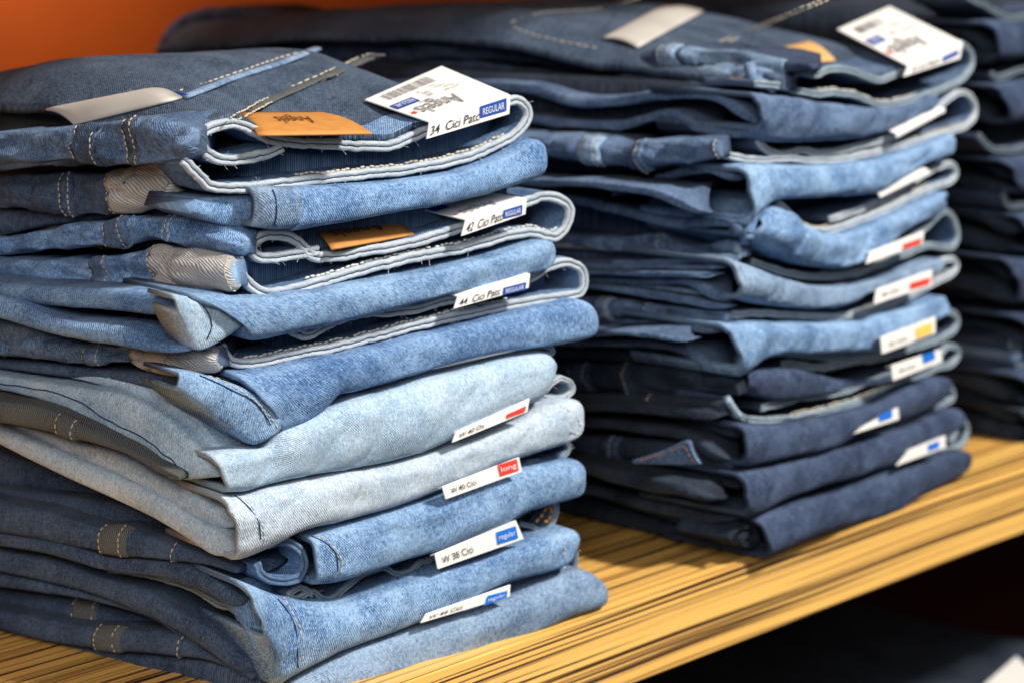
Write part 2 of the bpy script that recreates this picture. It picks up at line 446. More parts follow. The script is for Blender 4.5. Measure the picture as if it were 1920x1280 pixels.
def patch(b, x0, x1, m, parent, name='belt_loop', off=.0013, k0=0, k1=None, rows=((.12), (.88)), thread=None, slant=0):
    """strip of cloth laid across a band between two pixel columns"""
    k1 = b.K if k1 is None else k1
    km = (k0+k1)//2
    xs = [proj(b.G[i][km])[0] for i in range(b.n)]
    ins = [i for i in range(b.n) if x0 <= xs[i] <= x1]
    if len(ins) < 2:
        return
    a, z = min(ins), max(ins); V = []; F = []; uvs = []; nu = max(4, z-a+1)
    kk = list(range(k0, k1+1)); m_ = len(kk)
    for t, o in ((0, -.0004), (1, off)):
        for j in range(nu):
            u = j/(nu-1); fi = a+(z-a)*u
            for k in kk:
                f2 = min(max(fi + slant*(k-km)/b.K, 0), b.n-1.001); i = int(f2); fr = f2-i
                p = b.G[i][k].lerp(b.G[i+1][k], fr)
                ed = min(u, 1-u)*2; r = o if t == 0 else o*(min(1, ed*5+.25))**.5
                p = p + nrm_at(b, i, k)*r
                V.append(p); uvs.append((.31+(z-a)*u*b.L/b.n, .11+k*.0012))
    sz = nu*m_
    for j in range(nu-1):
        for q in range(m_-1):
            F.append((sz+j*m_+q, sz+(j+1)*m_+q, sz+(j+1)*m_+q+1, sz+j*m_+q+1))
    for j in range(nu-1):
        for q in (0, m_-1): F.append((j*m_+q, (j+1)*m_+q, sz+(j+1)*m_+q, sz+j*m_+q))
    for q in range(m_-1):
        for j in (0, nu-1): F.append((j*m_+q, j*m_+q+1, sz+j*m_+q+1, sz+j*m_+q))
    o = link(name, V, F, m, parent, uvs, [.4 if min(v//m_ % nu, nu-1-(v//m_ % nu)) < 2 else 0 for v in range(len(V))])
    if thread:
        for r in rows:
            j = int(r*(nu-1)); pts = [V[sz+j*m_+q] for q in range(1, m_-1)]
            nn = [nrm_at(b, min(a+j, b.n-1), k) for k in kk[1:-1]]
            stitch_pts('stitching', pts, nn, thread, o if False else parent, pitch=.003, r=.0004)
    return o

def ribbon(w, name, path, parent, em, bm_, th=.0055, depth=.035, pl='F', off=-.004, lift=0, st=None, st_side=1, st_rng=(0, 1), wob=.0006, seed=0, edge_name=None, ed=.0028, body=True, fray=0):
    n_ = w.n(pl)
    P = [w.at(x, y, pl, off) for x, y in px_list(path)]
    n = min(420, max(12, int(L0(P)/.0014))); P, L = cr(P, n)
    th *= .88; h = th/2; prof = [(-1, ed), (-.97, ed*.5), (-.82, ed*.14), (-.5, 0), (-.18, ed*.2), (0, ed*.42), (.18, ed*.2), (.5, 0), (.82, ed*.14), (.97, ed*.5), (1, ed)]
    V = []; F = []; uvs = []; Nrm = []
    for i, p in enumerate(P):
        t = (P[min(i+1, n-1)]-P[max(i-1, 0)]).normalized(); nn = n_.cross(t).normalized()
        Nrm.append(nn)
        z = mn.noise(Vector((i*.09, seed, 0)))*wob*1.3 + mn.noise(Vector((i*.35, seed, 3)))*wob*.8
        hh = h*(1+.16*mn.noise(Vector((i*.12, seed, 9))))
        p2 = p + nn*z + n_*(.8*mn.noise(Vector((i*.05, seed, 5)))*wob*2)
        P[i] = p2
        for q, (a, d) in enumerate(prof):
            V.append(p2+nn*a*hh-n_*(d+.0003*mn.noise(Vector((i*.8, q*.9, seed))))); uvs.append((L*i/n, (a+1)/2))
    m_ = len(prof)
    for i in range(n-1):
        for k in range(m_-1): F.append((i*m_+k, (i+1)*m_+k, (i+1)*m_+k+1, i*m_+k+1))
    F.append(tuple(range(m_))); F.append(tuple((n-1)*m_+k for k in range(m_)))
    eo = link(edge_name or 'waistband_edge', V, F, em, parent, uvs)
    if body:
        V = []; F = []; uvs = []
        nd = 8
        for s in (1, -1):
            for i in range(n):
                for j in range(nd+1):
                    d = ed*.9+(depth-ed)*j/nd
                    ww = 0
                    q = Vector((P[i].x*40, j*.35+s*.1, P[i].z*40+seed))
                    ww = .0012*mn.noise(q)*min(1, j/2)
                    V.append(P[i]+Nrm[i]*(s*h*.93+ww)-n_*d+Vector((0, 0, lift*j/nd))); uvs.append((L*i/n+seed*.2, d+s*.05+.1))
        m2 = nd+1
        for s in (0, 1):
            o = s*n*m2
            for i in range(n-1):
                for j in range(nd): F.append((o+i*m2+j, o+(i+1)*m2+j, o+(i+1)*m2+j+1, o+i*m2+j+1))
        for i in range(n-1): F.append((i*m2+nd, (i+1)*m2+nd, n*m2+(i+1)*m2+nd, n*m2+i*m2+nd))
        for i in (0, n-1):
            for j in range(nd): F.append((i*m2+j, i*m2+j+1, n*m2+i*m2+j+1, n*m2+i*m2+j))
        link(name, V, F, bm_, parent, uvs, [0]*len(V))
    if st:
        a, z = int(st_rng[0]*n), int(st_rng[1]*n)
        pts = []; nn = []
        for i in range(a, z, 3):
            nv = Nrm[i]*st_side; pts.append(P[i]+nv*(h*1.02)-n_*(ed+.0012)); nn.append(nv)
        if len(pts) > 3: stitch_pts('stitching', pts, nn, st, parent, pitch=.0031, r=.00085, fill=.9, jit=.0004)
    if fray:
        rnd = random.Random(seed*13); FV = []; FF = []
        for _ in range(fray):
            i = rnd.randrange(2, n-2); s_ = rnd.choice((1, -1)); p = P[i]+Nrm[i]*s_*h*.8-n_*.001; d = (Nrm[i]*s_+n_*rnd.uniform(0, 1)+(P[i+1]-P[i-1]).normalized()*rnd.uniform(-1.5, 1.5)).normalized(); ln = rnd.uniform(.0012, .0035)
            bend = Vector((rnd.uniform(-1, 1), rnd.uniform(-1, 1), rnd.uniform(-1, 1)))*ln*.4
            for a, c in ((p, p+d*ln*.5+bend*.5), (p+d*ln*.5+bend*.5, p+d*ln+bend)): bead(FV, FF, (a+c)/2, c-a, Vector((0, 0, 1)), (c-a).length, .00013)
        link('loose_threads', FV, FF, M_wthread, parent)
    return P, Nrm

# ---- flat printed things mapped on quads
def text_mesh(txt, bold=0):
    cu = bpy.data.curves.new('t', 'FONT'); cu.body = txt; cu.resolution_u = 3; cu.offset = bold
    ob = bpy.data.objects.new('t', cu); COL.objects.link(ob)
    dg = bpy.context.evaluated_depsgraph_get(); me = bpy.data.meshes.new_from_object(ob.evaluated_get(dg))
    v = [tuple(p.co) for p in me.vertices]; f = [tuple(p.vertices) for p in me.polygons]
    bpy.data.objects.remove(ob); bpy.data.curves.remove(cu); bpy.data.meshes.remove(me)
    return v, f
def bil(q, u, v):   # q: TL TR BR BL, v down
    return q[0].lerp(q[1], u).lerp(q[3].lerp(q[2], u), v)
def print_text(q, txt, u0, v0, u1, v1, m, parent, flip=False, off=.0006, name='lettering', bold=.003):
    v, f = text_mesh(txt, bold)
    if not v: return
    x0 = min(p[0] for p in v); x1 = max(p[0] for p in v); y0 = min(p[1] for p in v); y1 = max(p[1] for p in v)
    n = (q[1]-q[0]).cross(q[3]-q[0]).normalized()
    if n.dot(CAM-q[0]) < 0: n = -n
    V = []
    for p in v:
        a = (p[0]-x0)/(x1-x0); b = 1-(p[1]-y0)/max(1e-6, y1-y0)
        if flip: a, b = 1-a, 1-b
        V.append(bil(q, u0+(u1-u0)*a, v0+(v1-v0)*b)+n*off)
    return link(name, V, f, m, parent, smooth=False)
def print_box(q, u0, v0, u1, v1, m, parent, off=.0004, name='print_block'):
    n = (q[1]-q[0]).cross(q[3]-q[0]).normalized()
    if n.dot(CAM-q[0]) < 0: n = -n
    V = [bil(q, a, b)+n*off for a, b in ((u0, v0), (u1, v0), (u1, v1), (u0, v1))]
    return link(name, V, [(0, 1, 2, 3)], m, parent, smooth=False)
def star(q, u, v, r, m, parent, asp):
    n = (q[1]-q[0]).cross(q[3]-q[0]).normalized()
    if n.dot(CAM-q[0]) < 0: n = -n
    V = [bil(q, u, v)+n*.0005]
    for k in range(10):
        rr = r if k % 2 == 0 else r*.42; a = k*math.pi/5; V.append(bil(q, u+rr*math.sin(a), v+rr*math.cos(a)*asp)+n*.0005)
    link('star_mark', V, [(0, 1+k, 1+(k+1) % 10) for k in range(10)], m, parent, smooth=False)
def card(w, front, label, words, box=None, back=None, pl='F', off=.005, group='white size tags clipped to the waistbands', boxcol=None, boxtext=None, boxtcol=None, slope=.12, blen=.028, topprint=None, words_uv=(.04, .3, .42, .8), droop=0, mcard=None):
    """folded card tag: front quad in pixels on the front plane, top flap running back over the waistband"""
    q = [w.at(x, y, pl, off) for x, y in px_list(front)]
    n_ = w.n(pl)
    t = empty('size_tag', (q[2]+q[3])/2, label, 'tag', group)
    # top flap
    if off >= .012 and not back: blen = .004; slope = -.4
    if back:
        ud = (q[1]-q[0]); fl = -n_+Vector((0, 0, slope)); pn = ud.cross(fl).normalized()
        bq = [hitp(x, y, q[0], pn) for x, y in px_list(back)]
        tq = [bq[0], bq[1], q[1], q[0]]
    else:
        d = (-n_+Vector((0, 0, slope)))*blen
        tq = [q[0]+d, q[1]+d, q[1], q[0]]
    # card mesh: rows from back edge over the bend to the lower front edge
    V = []; F = []; nu = 14; rows = []
    fn = (q[1]-q[0]).cross(q[3]-q[0]).normalized();  fn = fn if fn.dot(n_) > 0 else -fn
    tn = (tq[1]-tq[0]).cross(tq[3]-tq[0]).normalized(); tn = tn if tn.z > 0 else -tn
    for v in [k/8 for k in range(9)]: rows.append((tq, v*.97 if v == 1 else v, tn))
    for v in (.03, .1, .25, .5, .75, 1): rows.append((q, v, fn))
    nr = len(rows)
    for s in (0, 1):
        for (qq, v, nn) in rows:
            for j in range(nu+1):
                u = j/nu; V.append(bil(qq, u, v)-nn*.0007*s)
    sz = nr*(nu+1)
    for r in range(nr-1):
        for j in range(nu):
            a = r*(nu+1)+j; F.append((a, a+1, a+nu+2, a+nu+1)); a += sz; F.append((a, a+nu+1, a+nu+2, a+1))
    for r in range(nr-1):
        for j in (0, nu): a = r*(nu+1)+j; F.append((a, a+nu+1, sz+a+nu+1, sz+a))
    for r in (0, nr-1):
        for j in range(nu): a = r*(nu+1)+j; F.append((a, a+1, sz+a+1, sz+a))
    link('card', V, F, mcard or M_card, t, smooth=False)
    if box:
        bq = [w.at(x, y, pl, off+.0005) for x, y in px_list(box)]
        link('colour_block', bq, [(0, 1, 2, 3)], boxcol, t, smooth=False)
        if boxtext: print_text(bq, boxtext, .1, .25, .9, .8, boxtcol or M_white, t, off=.0003, bold=.0)
    if words: print_text(q, words, words_uv[0], words_uv[1], words_uv[2], words_uv[3], M_black, t)
    if topprint: topprint(tq, t)
    return t, q, tq
# ------------------------------------------------------------------ setting
def box(name, x0, x1, y0, y1, z0, z1, m, parent=None, bev=0, **kw):
    import bmesh
    bm = bmesh.new(); bmesh.ops.create_cube(bm, size=1)
    for v in bm.verts: v.co = Vector((x0+(v.co.x+.5)*(x1-x0), y0+(v.co.y+.5)*(y1-y0), z0+(v.co.z+.5)*(z1-z0)))
    if bev: bmesh.ops.bevel(bm, geom=bm.edges[:], offset=bev, segments=3, affect='EDGES')
    me = bpy.data.meshes.new(name); bm.to_mesh(me); bm.free(); me.materials.append(m)
    o = bpy.data.objects.new(name, me); COL.objects.link(o)
    if parent: o.parent = parent; o.matrix_parent_inverse = Matrix.Translation(-parent.location)
    return tag(o, **kw)
LASTB = {}
SHELF_Y = -.0405
box('shelf', -1.0, 3.0, SHELF_Y, .74, -.050, 0, M_wood, bev=.0012, label='striped light wooden shelf carrying the stacks of folded jeans', cat='shelf')
box('shelf', -1.0, 3.0, SHELF_Y+.01, .74, .52, .565, M_wood, bev=.0012, label='upper wooden shelf out of the picture above the stacks', cat='shelf')
box('wall', -3, 5, .76, .80, -.03, 1.6, M_wall, kind='structure')
box('lower_wall', -3, 5, .76, .80, -1.2, -.033, M_maroon, kind='structure')  # same orange wall carried on down, its shade put into the colour
box('floor', -3, 5, -2.2, .76, -1.25, -1.2, M_floor, kind='structure')

# ================================================================== garments
S1F0, S1FD, S1SD = Vector((0, 0, 0)), Vector((.224, -.030, 0)), Vector((-.030, .179, 0))
S2F0, S2FD, S2SD = Vector((.3625, -.0400, 0)), Vector((.27, .019, 0)), Vector((0, 1, 0))
def zline(px, w, k=0):
    P = [w.at(x, y, 'F', 0) for x, y in px_list(px)]
    q = sorted((p.x, p.z) for p in P)
    def f(x):
        if x <= q[0][0]: return q[0][1]
        for (a, za), (c, zc) in zip(q, q[1:]):
            if x <= c: return za+(zc-za)*(x-a)/max(1e-6, c-a)
        return q[-1][1]
    return f
def core(w, top, bot, parent, m, x0px=None, x1px=None, ln=.34, inset=.024, name='folded_body', side=.02):
    """inner layers of a folded garment behind its visible folds; top and bottom follow lines traced on the front"""
    ft = zline(top, w); fb = zline(bot, w)
    pr = px_list(bot)
    A = w.at(pr[0][0], pr[0][1], 'F', 0); B = w.at(pr[-1][0], pr[-1][1], 'F', 0)
    L = (B-A).dot(w.fd)-side*1.7
    V = []; F = []; uvs = []; idx = {}; nx, ny = 16, 14
    for s in (0, 1):
        for i in range(nx+1):
            for j in range(ny+1):
                a, b = i/nx, j/ny
                p = A + w.fd*(side+L*a) - w.fn*(inset+(ln-inset)*b)
                zt, zb = ft((A+w.fd*(side+L*a)).x)-.001, fb((A+w.fd*(side+L*a)).x)+.001
                fl = min(1, b*1.2)
                mt, mb = ft((A+B).x/2), fb((A+B).x/2)
                zt += (mt-zt)*.3*fl; zb += (mb-zb)*.3*fl
                if zt < zb+.004: zt = zb+.004
                e = max(abs(a*2-1), abs(b*2-1)); r = .005*max(0, (e-.85)/.15)**2
                z = (zb+r) if s == 0 else (zt-r)
                if 'G8' in name: z = max(z, .001)
                p.z = max(.001, z + .0012*mn.noise(Vector((a*3, b*4, zt*40))))
                idx[s, i, j] = len(V); V.append(p); uvs.append((a*L, b*ln))
    for s in (0, 1):
        for i in range(nx):
            for j in range(ny): F.append((idx[s, i, j], idx[s, i+1, j], idx[s, i+1, j+1], idx[s, i, j+1]))
    for i in range(nx):
        for j in (0, ny): F.append((idx[0, i, j], idx[0, i+1, j], idx[1, i+1, j], idx[1, i, j]))
    for j in range(ny):
        for i in (0, nx): F.append((idx[0, i, j], idx[0, i, j+1], idx[1, i, j+1], idx[1, i, j]))
    return link(name, V, F, m, parent, uvs, [0]*len(V))
def topsheet(w, front_px, parent, m, xr, rise, ymid=.155, ln=.34, zdrop=.03, off=-.004, name='front_panel', seed=0, xl=-.01, up_=.0027, d0=.0085, rd=.028, ldr=.02):
    xl = (w.at(*xl, 'F')-w.c).dot(w.fd); xr = (w.at(*xr, 'F')-w.c).dot(w.fd)
    """upper cloth of the topmost garment: starts at the waistband edge, swells to a ridge and falls away behind"""
    P = [w.at(x, y, 'F', off) for x, y in px_list(front_px)]
    def zf(a):
        ss = [( (p-w.c).dot(w.fd), p.z) for p in P]; ss.sort()
        if a <= ss[0][0]: return ss[0][1]
        for (a0, z0), (a1, z1) in zip(ss, ss[1:]):
            if a <= a1: t = (a-a0)/max(1e-6, a1-a0); t = t*t*(3-2*t); return z0+(z1-z0)*t
        return ss[-1][1]
    def z_at(a, d):
        t = min(1, max(0, (d-.012)/(ymid-.012))); s = t*t*(3-2*t); z = (zf(a)+up_)*(1-s)+rise*s
        if d > ymid: u = (d-ymid)/(ln-ymid); z -= zdrop*u*u
        if a > xr-.05: u = (a-xr+.05)/.05; z -= rd*u**2.5*min(1, t*2.2)+.003*u**4
        if a < xl+.05: u = (xl+.05-a)/.05; z -= ldr*u**2.5*min(1, t*2)+.003*u**4
        z += (.0022*mn.noise(Vector((a*22, d*14, seed)))+.0012*mn.noise(Vector((a*60, d*30, seed+4))))*min(1, d/.02)
        return z
    nx, ny = 110, 120; V = []; F = []; uvs = []
    for s in (0, 1):
        for i in range(nx+1):
            a = xl+(xr-xl)*i/nx
            for j in range(ny+1):
                d = d0+(ln-d0)*j/ny
                p = w.c + w.fd*a - w.fn*(d-off*0); p.z = z_at(a, d)-(.004 if s else 0)
                V.append(p); uvs.append((a, d))
    m_ = ny+1; sz = (nx+1)*m_
    for s in (0, 1):
        for i in range(nx):
            for j in range(ny): k = s*sz+i*m_+j; F.append((k, k+m_, k+m_+1, k+1))
    for i in range(nx):
        for j in (0, ny): k = i*m_+j; F.append((k, k+m_, sz+k+m_, sz+k))
    for j in range(ny):
        for i in (0, nx): k = i*m_+j; F.append((k, k+1, sz+k+1, sz+k))
    link(name, V, F, m, parent, uvs, [0]*len(V))
    def onto(px, py, lift=0):
        r = ray(px, py); lo = None; s = .9
        while s < 3:
            p = CAM + r*s; rel = p-w.c; a = rel.dot(w.fd); d = -rel.dot(w.fn)
            if -.3 < a < xr+.1 and d > -.01 and p.z <= z_at(a, max(d, 0))+lift:
                lo, hi = s-.001, s
                for _ in range(8):
                    m = (lo+hi)/2; p = CAM+r*m; rel = p-w.c
                    if p.z <= z_at(rel.dot(w.fd), max(-rel.dot(w.fn), 0))+lift: hi = m
                    else: lo = m
                return CAM+r*hi
            s += .001
        return CAM + r*1.4
    return onto
def strips(w, items, parent, m, name='leg_layer', **kw):
    for i, (t, b) in enumerate(items):
        band(w, name, 'S', t, b, m, parent, seed=i+3.1*len(items), **kw)

def J1(corner, label): 
    w = Wall(S1F0, S1FD, S1SD, corner)
    c = w.c.copy()
    g = empty('folded_jeans', c, label, 'jeans', 'folded jeans in the near left stack')
    return w, g
ST1 = []

# ---- 1: top of the left stack
w, g = J1((470, 380), 'dark blue-grey jeans with long orange leather patch, topmost of the near left stack')
onto = topsheet(w, '370,240 443,222 507,250 633,262 735,262 797,240 963,182 1000,190', g, D['top'], (992,215), .3135, xl=(388,250), ymid=.16)
ribbon(w, 'waistband', '533,277 500,290 450,302 410,297 383,277 383,253 410,237 443,233 473,243 507,260 550,268 633,272 685,275 735,275 763,264 797,250 880,220 963,190 988,198 995,218 980,242 947,266 904,287 841,306 747,322 654,331 567,341 500,350 433,354 400,350 383,337 360,313 347,300', g, E['white'], D['inside'], th=.0062, st=M_thread, st_side=-1, st_rng=(.58, .86), seed=1, depth=.03, fray=60)
b = band(w, 'waistband', 'S', '-60,250 0,247 133,237 173,229 267,221 333,226 374,238', '-60,312 0,308 83,307 133,294 213,307 300,305 350,298 374,285', D['slate'], g, seed=1, wr=.0034, bulge=.008, wrs=60)
patch(b, 135, 180, D['dark'], g, thread=M_thread); patch(b, 233, 262, D['grey'], g, thread=M_thread, rows=(.3, .75), off=.0006)
b = band(w, 'waistband', 'S', '-60,332 0,327 117,323 207,321 283,307 343,297', '-60,380 0,384 117,397 213,397 250,397 330,378 348,366', D['dark'], g, seed=2, wr=.0034, bulge=.007, wrs=55)
patch(b, 112, 146, D['dark'], g, thread=M_thread)
patch(b, 204, 345, D['lining'], g, name='lining', off=.0012, thread=M_thread, rows=(.02,))
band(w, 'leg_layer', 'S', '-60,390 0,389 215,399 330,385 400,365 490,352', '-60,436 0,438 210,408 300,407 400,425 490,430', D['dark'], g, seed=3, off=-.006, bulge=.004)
b = band(w, 'leg_fold', 'F', '540,352 620,348 700,342 850,322 940,292 985,262 1010,264 1022,292', '540,434 600,425 654,416 779,391 872,372 982,341 1013,325 1022,296', D['mid'], g, open_=True, depth=.06, seed=4, wr=.0015, endr=.02)
b = band(w, 'trouser_hem', 'F', '473,352 500,350 547,352', '473,426 510,430 549,426', D['sky'], g, off=.0015, open_=True, depth=.04, seed=5, wr=.0004, endl=.008)
stitch(b, '512,356 515,380 514,405 508,424', M_bthread, g, seam=True)
band(w, 'leg_fold', 'F', '360,372 420,366 480,362', '350,400 420,422 480,428', D['mid'], g, off=-.012, bulge=.004, depth=.04, seed=6)
# pocket edge, seams on the upper panel
P = [onto(x, y) for x, y in px_list('343,186 380,172 430,152 480,136 530,120 565,106 593,95')]
tube('pocket_edge', [p+Vector((0, 0, .0008)) for p in P], .0014, D['sky'], g, flat=2.6)
for pth in ('432,222 500,185 560,158 620,132 680,106 700,102', '446,226 520,188 590,158 640,138 700,112 722,104', '335,172 400,152 470,128 530,108 575,97'):
    P = [onto(x, y) for x, y in px_list(pth)]; P, _ = cr(P, 40)
    stitch_pts('stitching', P, [Vector((0, 0, 1))], M_thread, g, pitch=.006, r=.0006)
P = [onto(x, y) for x, y in px_list('462,210 508,187 575,158 630,135 690,109 708,104')]
tube('side_seam', P, .0009, D['dlin'], g, flat=5)
FR = '430,233 443,230 507,252 633,264 735,264 797,241 963,183 990,192'
topsheet(w, FR, g, D['mid2'], (984,205), .3135, xl=(440,250), ymid=.16, ln=.032, up_=.0035, name='waistband', rd=.012, ldr=.006)
# faded blue waist yoke near the tag
# metallic label
def flatlabel(pxs, onto, label, cat, name, m, th=.0012, lift=.002, parent=None, group=None, part_label=None):
    q = [onto(x, y, lift) for x, y in px_list(pxs)]
    n = 10; V = []; F = []; pq = [Vector((x, y, 0)) for x, y in px_list(pxs)]
    grid = {(i, j): onto(*bil(pq, i/n, j/n)[:2], lift) for i in range(n+1) for j in range(n+1)}
    for s in (0, 1):
        for j in range(n+1):
            for i in range(n+1):
                u, v = i/n, j/n; p = grid[i, j]+Vector((0, 0, .0022*math.sin(math.pi*v)*1-(th if s else 0))); V.append(p)
    m_ = n+1; sz = m_*m_
    for s in (0, 1):
        for j in range(n):
            for i in range(n): k = s*sz+j*m_+i; F.append((k, k+1, k+m_+1, k+m_))
    for i in range(n):
        for k, d in ((i, 1), (n*m_+i, 1), (i*m_, m_), (i*m_+n, m_)): F.append((k, k+d, sz+k+d, sz+k))
    if parent: o = link(name, V, F, m, parent); return q, parent
    t = empty(name, q[3], label, cat, group); link('label_face', V, F, m, t)
    return q, t
q, t = flatlabel('82,204 272,166 342,182 138,232', onto, 'silvery cloth label on the top jeans of the near left stack', 'label', 'cloth_label', M_lab)
link('blue_end', [p+Vector((0, 0, .0004)) for p in (bil(q, .985, .2), bil(q, 1.06, .2), bil(q, 1.06, 1.0), bil(q, .985, 1.0))], [(0, 1, 2, 3)], M_blue, t, smooth=False)
print_text([p+Vector((0, 0, .0036)) for p in q], 'Y', .60, .35, .85, .8, M_grey, t, flip=True)
ontop = lambda x, y, lift=0: hitp(x, y, w.at(640, 262, 'F', 0)+Vector((0, 0, lift)), Vector((0, -.10, 1)).normalized())
q, t = flatlabel('443,211 598,210 697,249 484,252', ontop, '', '', 'leather_patch', M_leather, parent=g, lift=.0066)
# patch lettering
print_text([p+Vector((0, 0, .0022)) for p in q], 'Angels', .28, .34, .64, .72, M_ldark, g, flip=True, off=.0003, bold=0, name='patch_lettering')
def big_print(tq, t):
    print_text(tq, 'Angels', .12, .52, .62, .84, M_grey, t, flip=True)
    star(tq, .06, .70, .045, M_red, t, 1.2)
    # barcode near the rear edge
    rnd = random.Random(3); u = .12; V = []; F = []
    n = (tq[1]-tq[0]).cross(tq[3]-tq[0]).normalized();  n = n if n.z > 0 else -n
    while u < .72:
        wd = rnd.choice((.006, .01, .016)); o = len(V)
        V += [bil(tq, a, b)+n*.0005 for a, b in ((u, .08), (u+wd, .08), (u+wd, .24), (u, .24))]; F.append((o, o+1, o+2, o+3)); u += wd+rnd.choice((.006, .01, .014))
    link('barcode', V, F, M_grey, t, smooth=False)
    bq = [bil(tq, a, b) for a, b in ((-.0+.02, .30), (.3, .30), (.3, .42), (.02, .42))]
    print_box(tq, .0+.02, .36, .30, .50, M_blue, t, name='print_block'); print_text(tq, 'REGULAR', .05, .39, .27, .47, M_white, t, flip=True, bold=.002)
    for (tx, a, b, c, d) in (('54', .40, .30, .45, .35), ('1200', .42, .36, .52, .41), ('580', .42, .43, .50, .48), ('Patch', .25, .52, .36, .56), ('Cici', .58, .28, .66, .32), ('Femme', .60, .34, .72, .38), ('Power', .66, .40, .78, .44), ('5427 NIK', .62, .46, .82, .50)):
        print_text(tq, tx, a, b, c, d, M_grey, t, flip=True, bold=0)
card(w, '805,229 957,178 955,214 800,261', 'large white tag reading 34 Cici and REGULAR on top of the near left stack', '34  Cici Patc', box='900,200 950,184 950,208 900,222', boxcol=M_blue, boxtext='REGULAR', back='684,187 828,124', topprint=big_print, words_uv=(.03, .3, .62, .82))

# ---- 2
core(w, '400,262 507,268 633,275 735,270 797,255 963,205', '455,434 540,434 600,425 654,416 779,391 872,372 982,341 1015,325', g, D['inside'])

w, g = J1((455, 600), 'mid blue jeans with orange leather patch, second from top of the near left stack')
ribbon(w, 'waistband', '600,470 567,477 533,481 493,485 477,471 482,453 510,441 543,445 573,464 593,481 640,482 700,470 779,456 841,437 866,428 930,405 997,378 1029,369 1060,378 1072,398 1060,431 1040,446 997,436 935,449 872,466 810,478 716,498 640,520 567,541 517,551 483,543 463,523 453,503 450,483', g, E['white'], D['inside'], th=.0064, st=M_wthread, st_side=-1, st_rng=(.55, .9), seed=2, depth=.03, fray=60)
b = band(w, 'waistband', 'S', '-60,450 0,443 100,427 200,412 300,408 333,405 400,412 433,423 468,440', '-60,480 0,477 100,467 190,461 240,458 283,448 317,453 383,470 466,476', D['mid'], g, seed=7, wr=.0034, bulge=.008, wrs=60)
patch(b, 194, 248, D['slate'], g, thread=M_thread, rows=(.12, .78)); patch(b, 308, 330, D['mid'], g, thread=M_thread, rows=(.3, .75), off=.0006)
b = band(w, 'waistband', 'S', '-60,480 0,484 100,490 160,493 185,482 217,477 267,468 293,458 350,470 444,482', '-60,520 0,520 100,527 167,528 187,537 267,531 300,533 400,537 452,543', D['mid'], g, seed=8, wr=.0034, bulge=.008, wrs=60)
patch(b, 168, 216, D['slate'], g, thread=M_thread, rows=(.15, .85))
patch(b, 276, 446, D['lining'], g, name='lining', off=.0016, thread=M_thread, rows=(.02, .97))
b = band(w, 'leg_fold', 'F', '350,548 400,548 450,556 500,554 560,548 700,524 850,498 960,468 1010,452 1040,454 1048,472', '447,612 460,636 500,630 560,617 622,604 700,588 841,551 966,518 1030,500 1046,488 1048,478', D['mid2'], g, open_=True, depth=.06, seed=9, wr=.0016, endr=.02)
strips(w, [('-60,520 0,527 100,536 233,541 317,548 400,565', '-60,548 0,552 77,569 200,580 300,590 330,590'),
           ('-60,540 0,552 50,568 100,592 150,601 200,604 250,614 290,637 340,650', '-60,588 0,595 50,608 100,624 167,638 233,648 283,657 350,664')], g, D['mid'], bulge=.006, wr=.0012)
b = band(w, 'trouser_hem', 'F', '318,550 350,556 400,567 430,578 450,592', '326,584 348,628 369,656 410,640 450,610', D['light'], g, off=.004, bulge=.004, seed=11, open_=True, depth=.02, wr=.0006)
stitch(b, '352,557 378,570 394,590 394,615 385,640', M_bthread, g, seam=True)
onto2 = lambda x, y, lift=0: hitp(x, y, w.at(640, 470, 'F', 0)+Vector((0, 0, lift)), Vector((0, -.12, 1)).normalized())
q, t = flatlabel('580,430 722,408 776,438 622,466', onto2, '', '', 'leather_patch', M_leather, parent=g, lift=.002)
print_text([p+Vector((0, 0, .0022)) for p in q], 'Angels', .12, .30, .75, .80, M_black, g, flip=True, off=.0003, bold=0, name='patch_lettering')
def small_print(tq, t):
    print_text(tq, 'Angels', .15, .52, .68, .85, M_grey, t, flip=True); star(tq, .06, .7, .045, M_red, t, 1.2)
    print_box(tq, .0, .12, .25, .32, M_blue, t); print_text(tq, '5427 NIK Femme', .4, .25, .85, .36, M_grey, t, flip=True, bold=0)
card(w, '873,412 988,372 985,402 865,443', 'white tag reading 42 Cici Patch on the second jeans of the near left stack', '42  Cici Patc', box='944,395 980,384 979,402 943,411', boxcol=M_blue, boxtext='REGULAR', back='790,392 905,358', topprint=small_print, words_uv=(.05, .3, .62, .85))

# ---- 3
core(w, '455,434 540,434 600,425 654,416 779,391 872,372 982,341 1015,325', '450,640 500,630 560,617 622,604 700,588 841,551 966,518 1040,495', g, D['inside'])

w, g = J1((510, 790), 'mid blue jeans with pale waistband edge, third from top of the near left stack')
ribbon(w, 'waistband', '548,618 579,629 622,606 685,588 732,586 779,580 841,564 920,545 997,521 1029,503 1060,493 1089,502 1098,518 1094,545 1072,556 997,566 872,591 779,613 685,638 620,654 533,671 483,681 445,680 424,663 418,647', g, E['white'], D['inside'], th=.0060, st=M_wthread, st_side=-1, st_rng=(.58, .97), seed=3, depth=.03, fray=60)
b = band(w, 'waistband', 'S', '-60,585 0,597 67,613 153,640 250,647 300,658 411,646', '-60,660 0,666 100,673 167,680 250,678 283,688 333,697 418,688', D['slate'], g, seed=12, wr=.0034, bulge=.008, wrs=50)
patch(b, 154, 200, D['slate'], g, thread=M_thread, rows=(.15, .85)); patch(b, 246, 414, D['lining'], g, name='lining', off=.0016, thread=M_thread, rows=(.02,))
strips(w, [('-60,665 0,672 150,686 250,694 340,696 440,715', '-60,682 0,690 120,705 230,714 330,738 420,780')], g, D['dark'], bulge=.005)
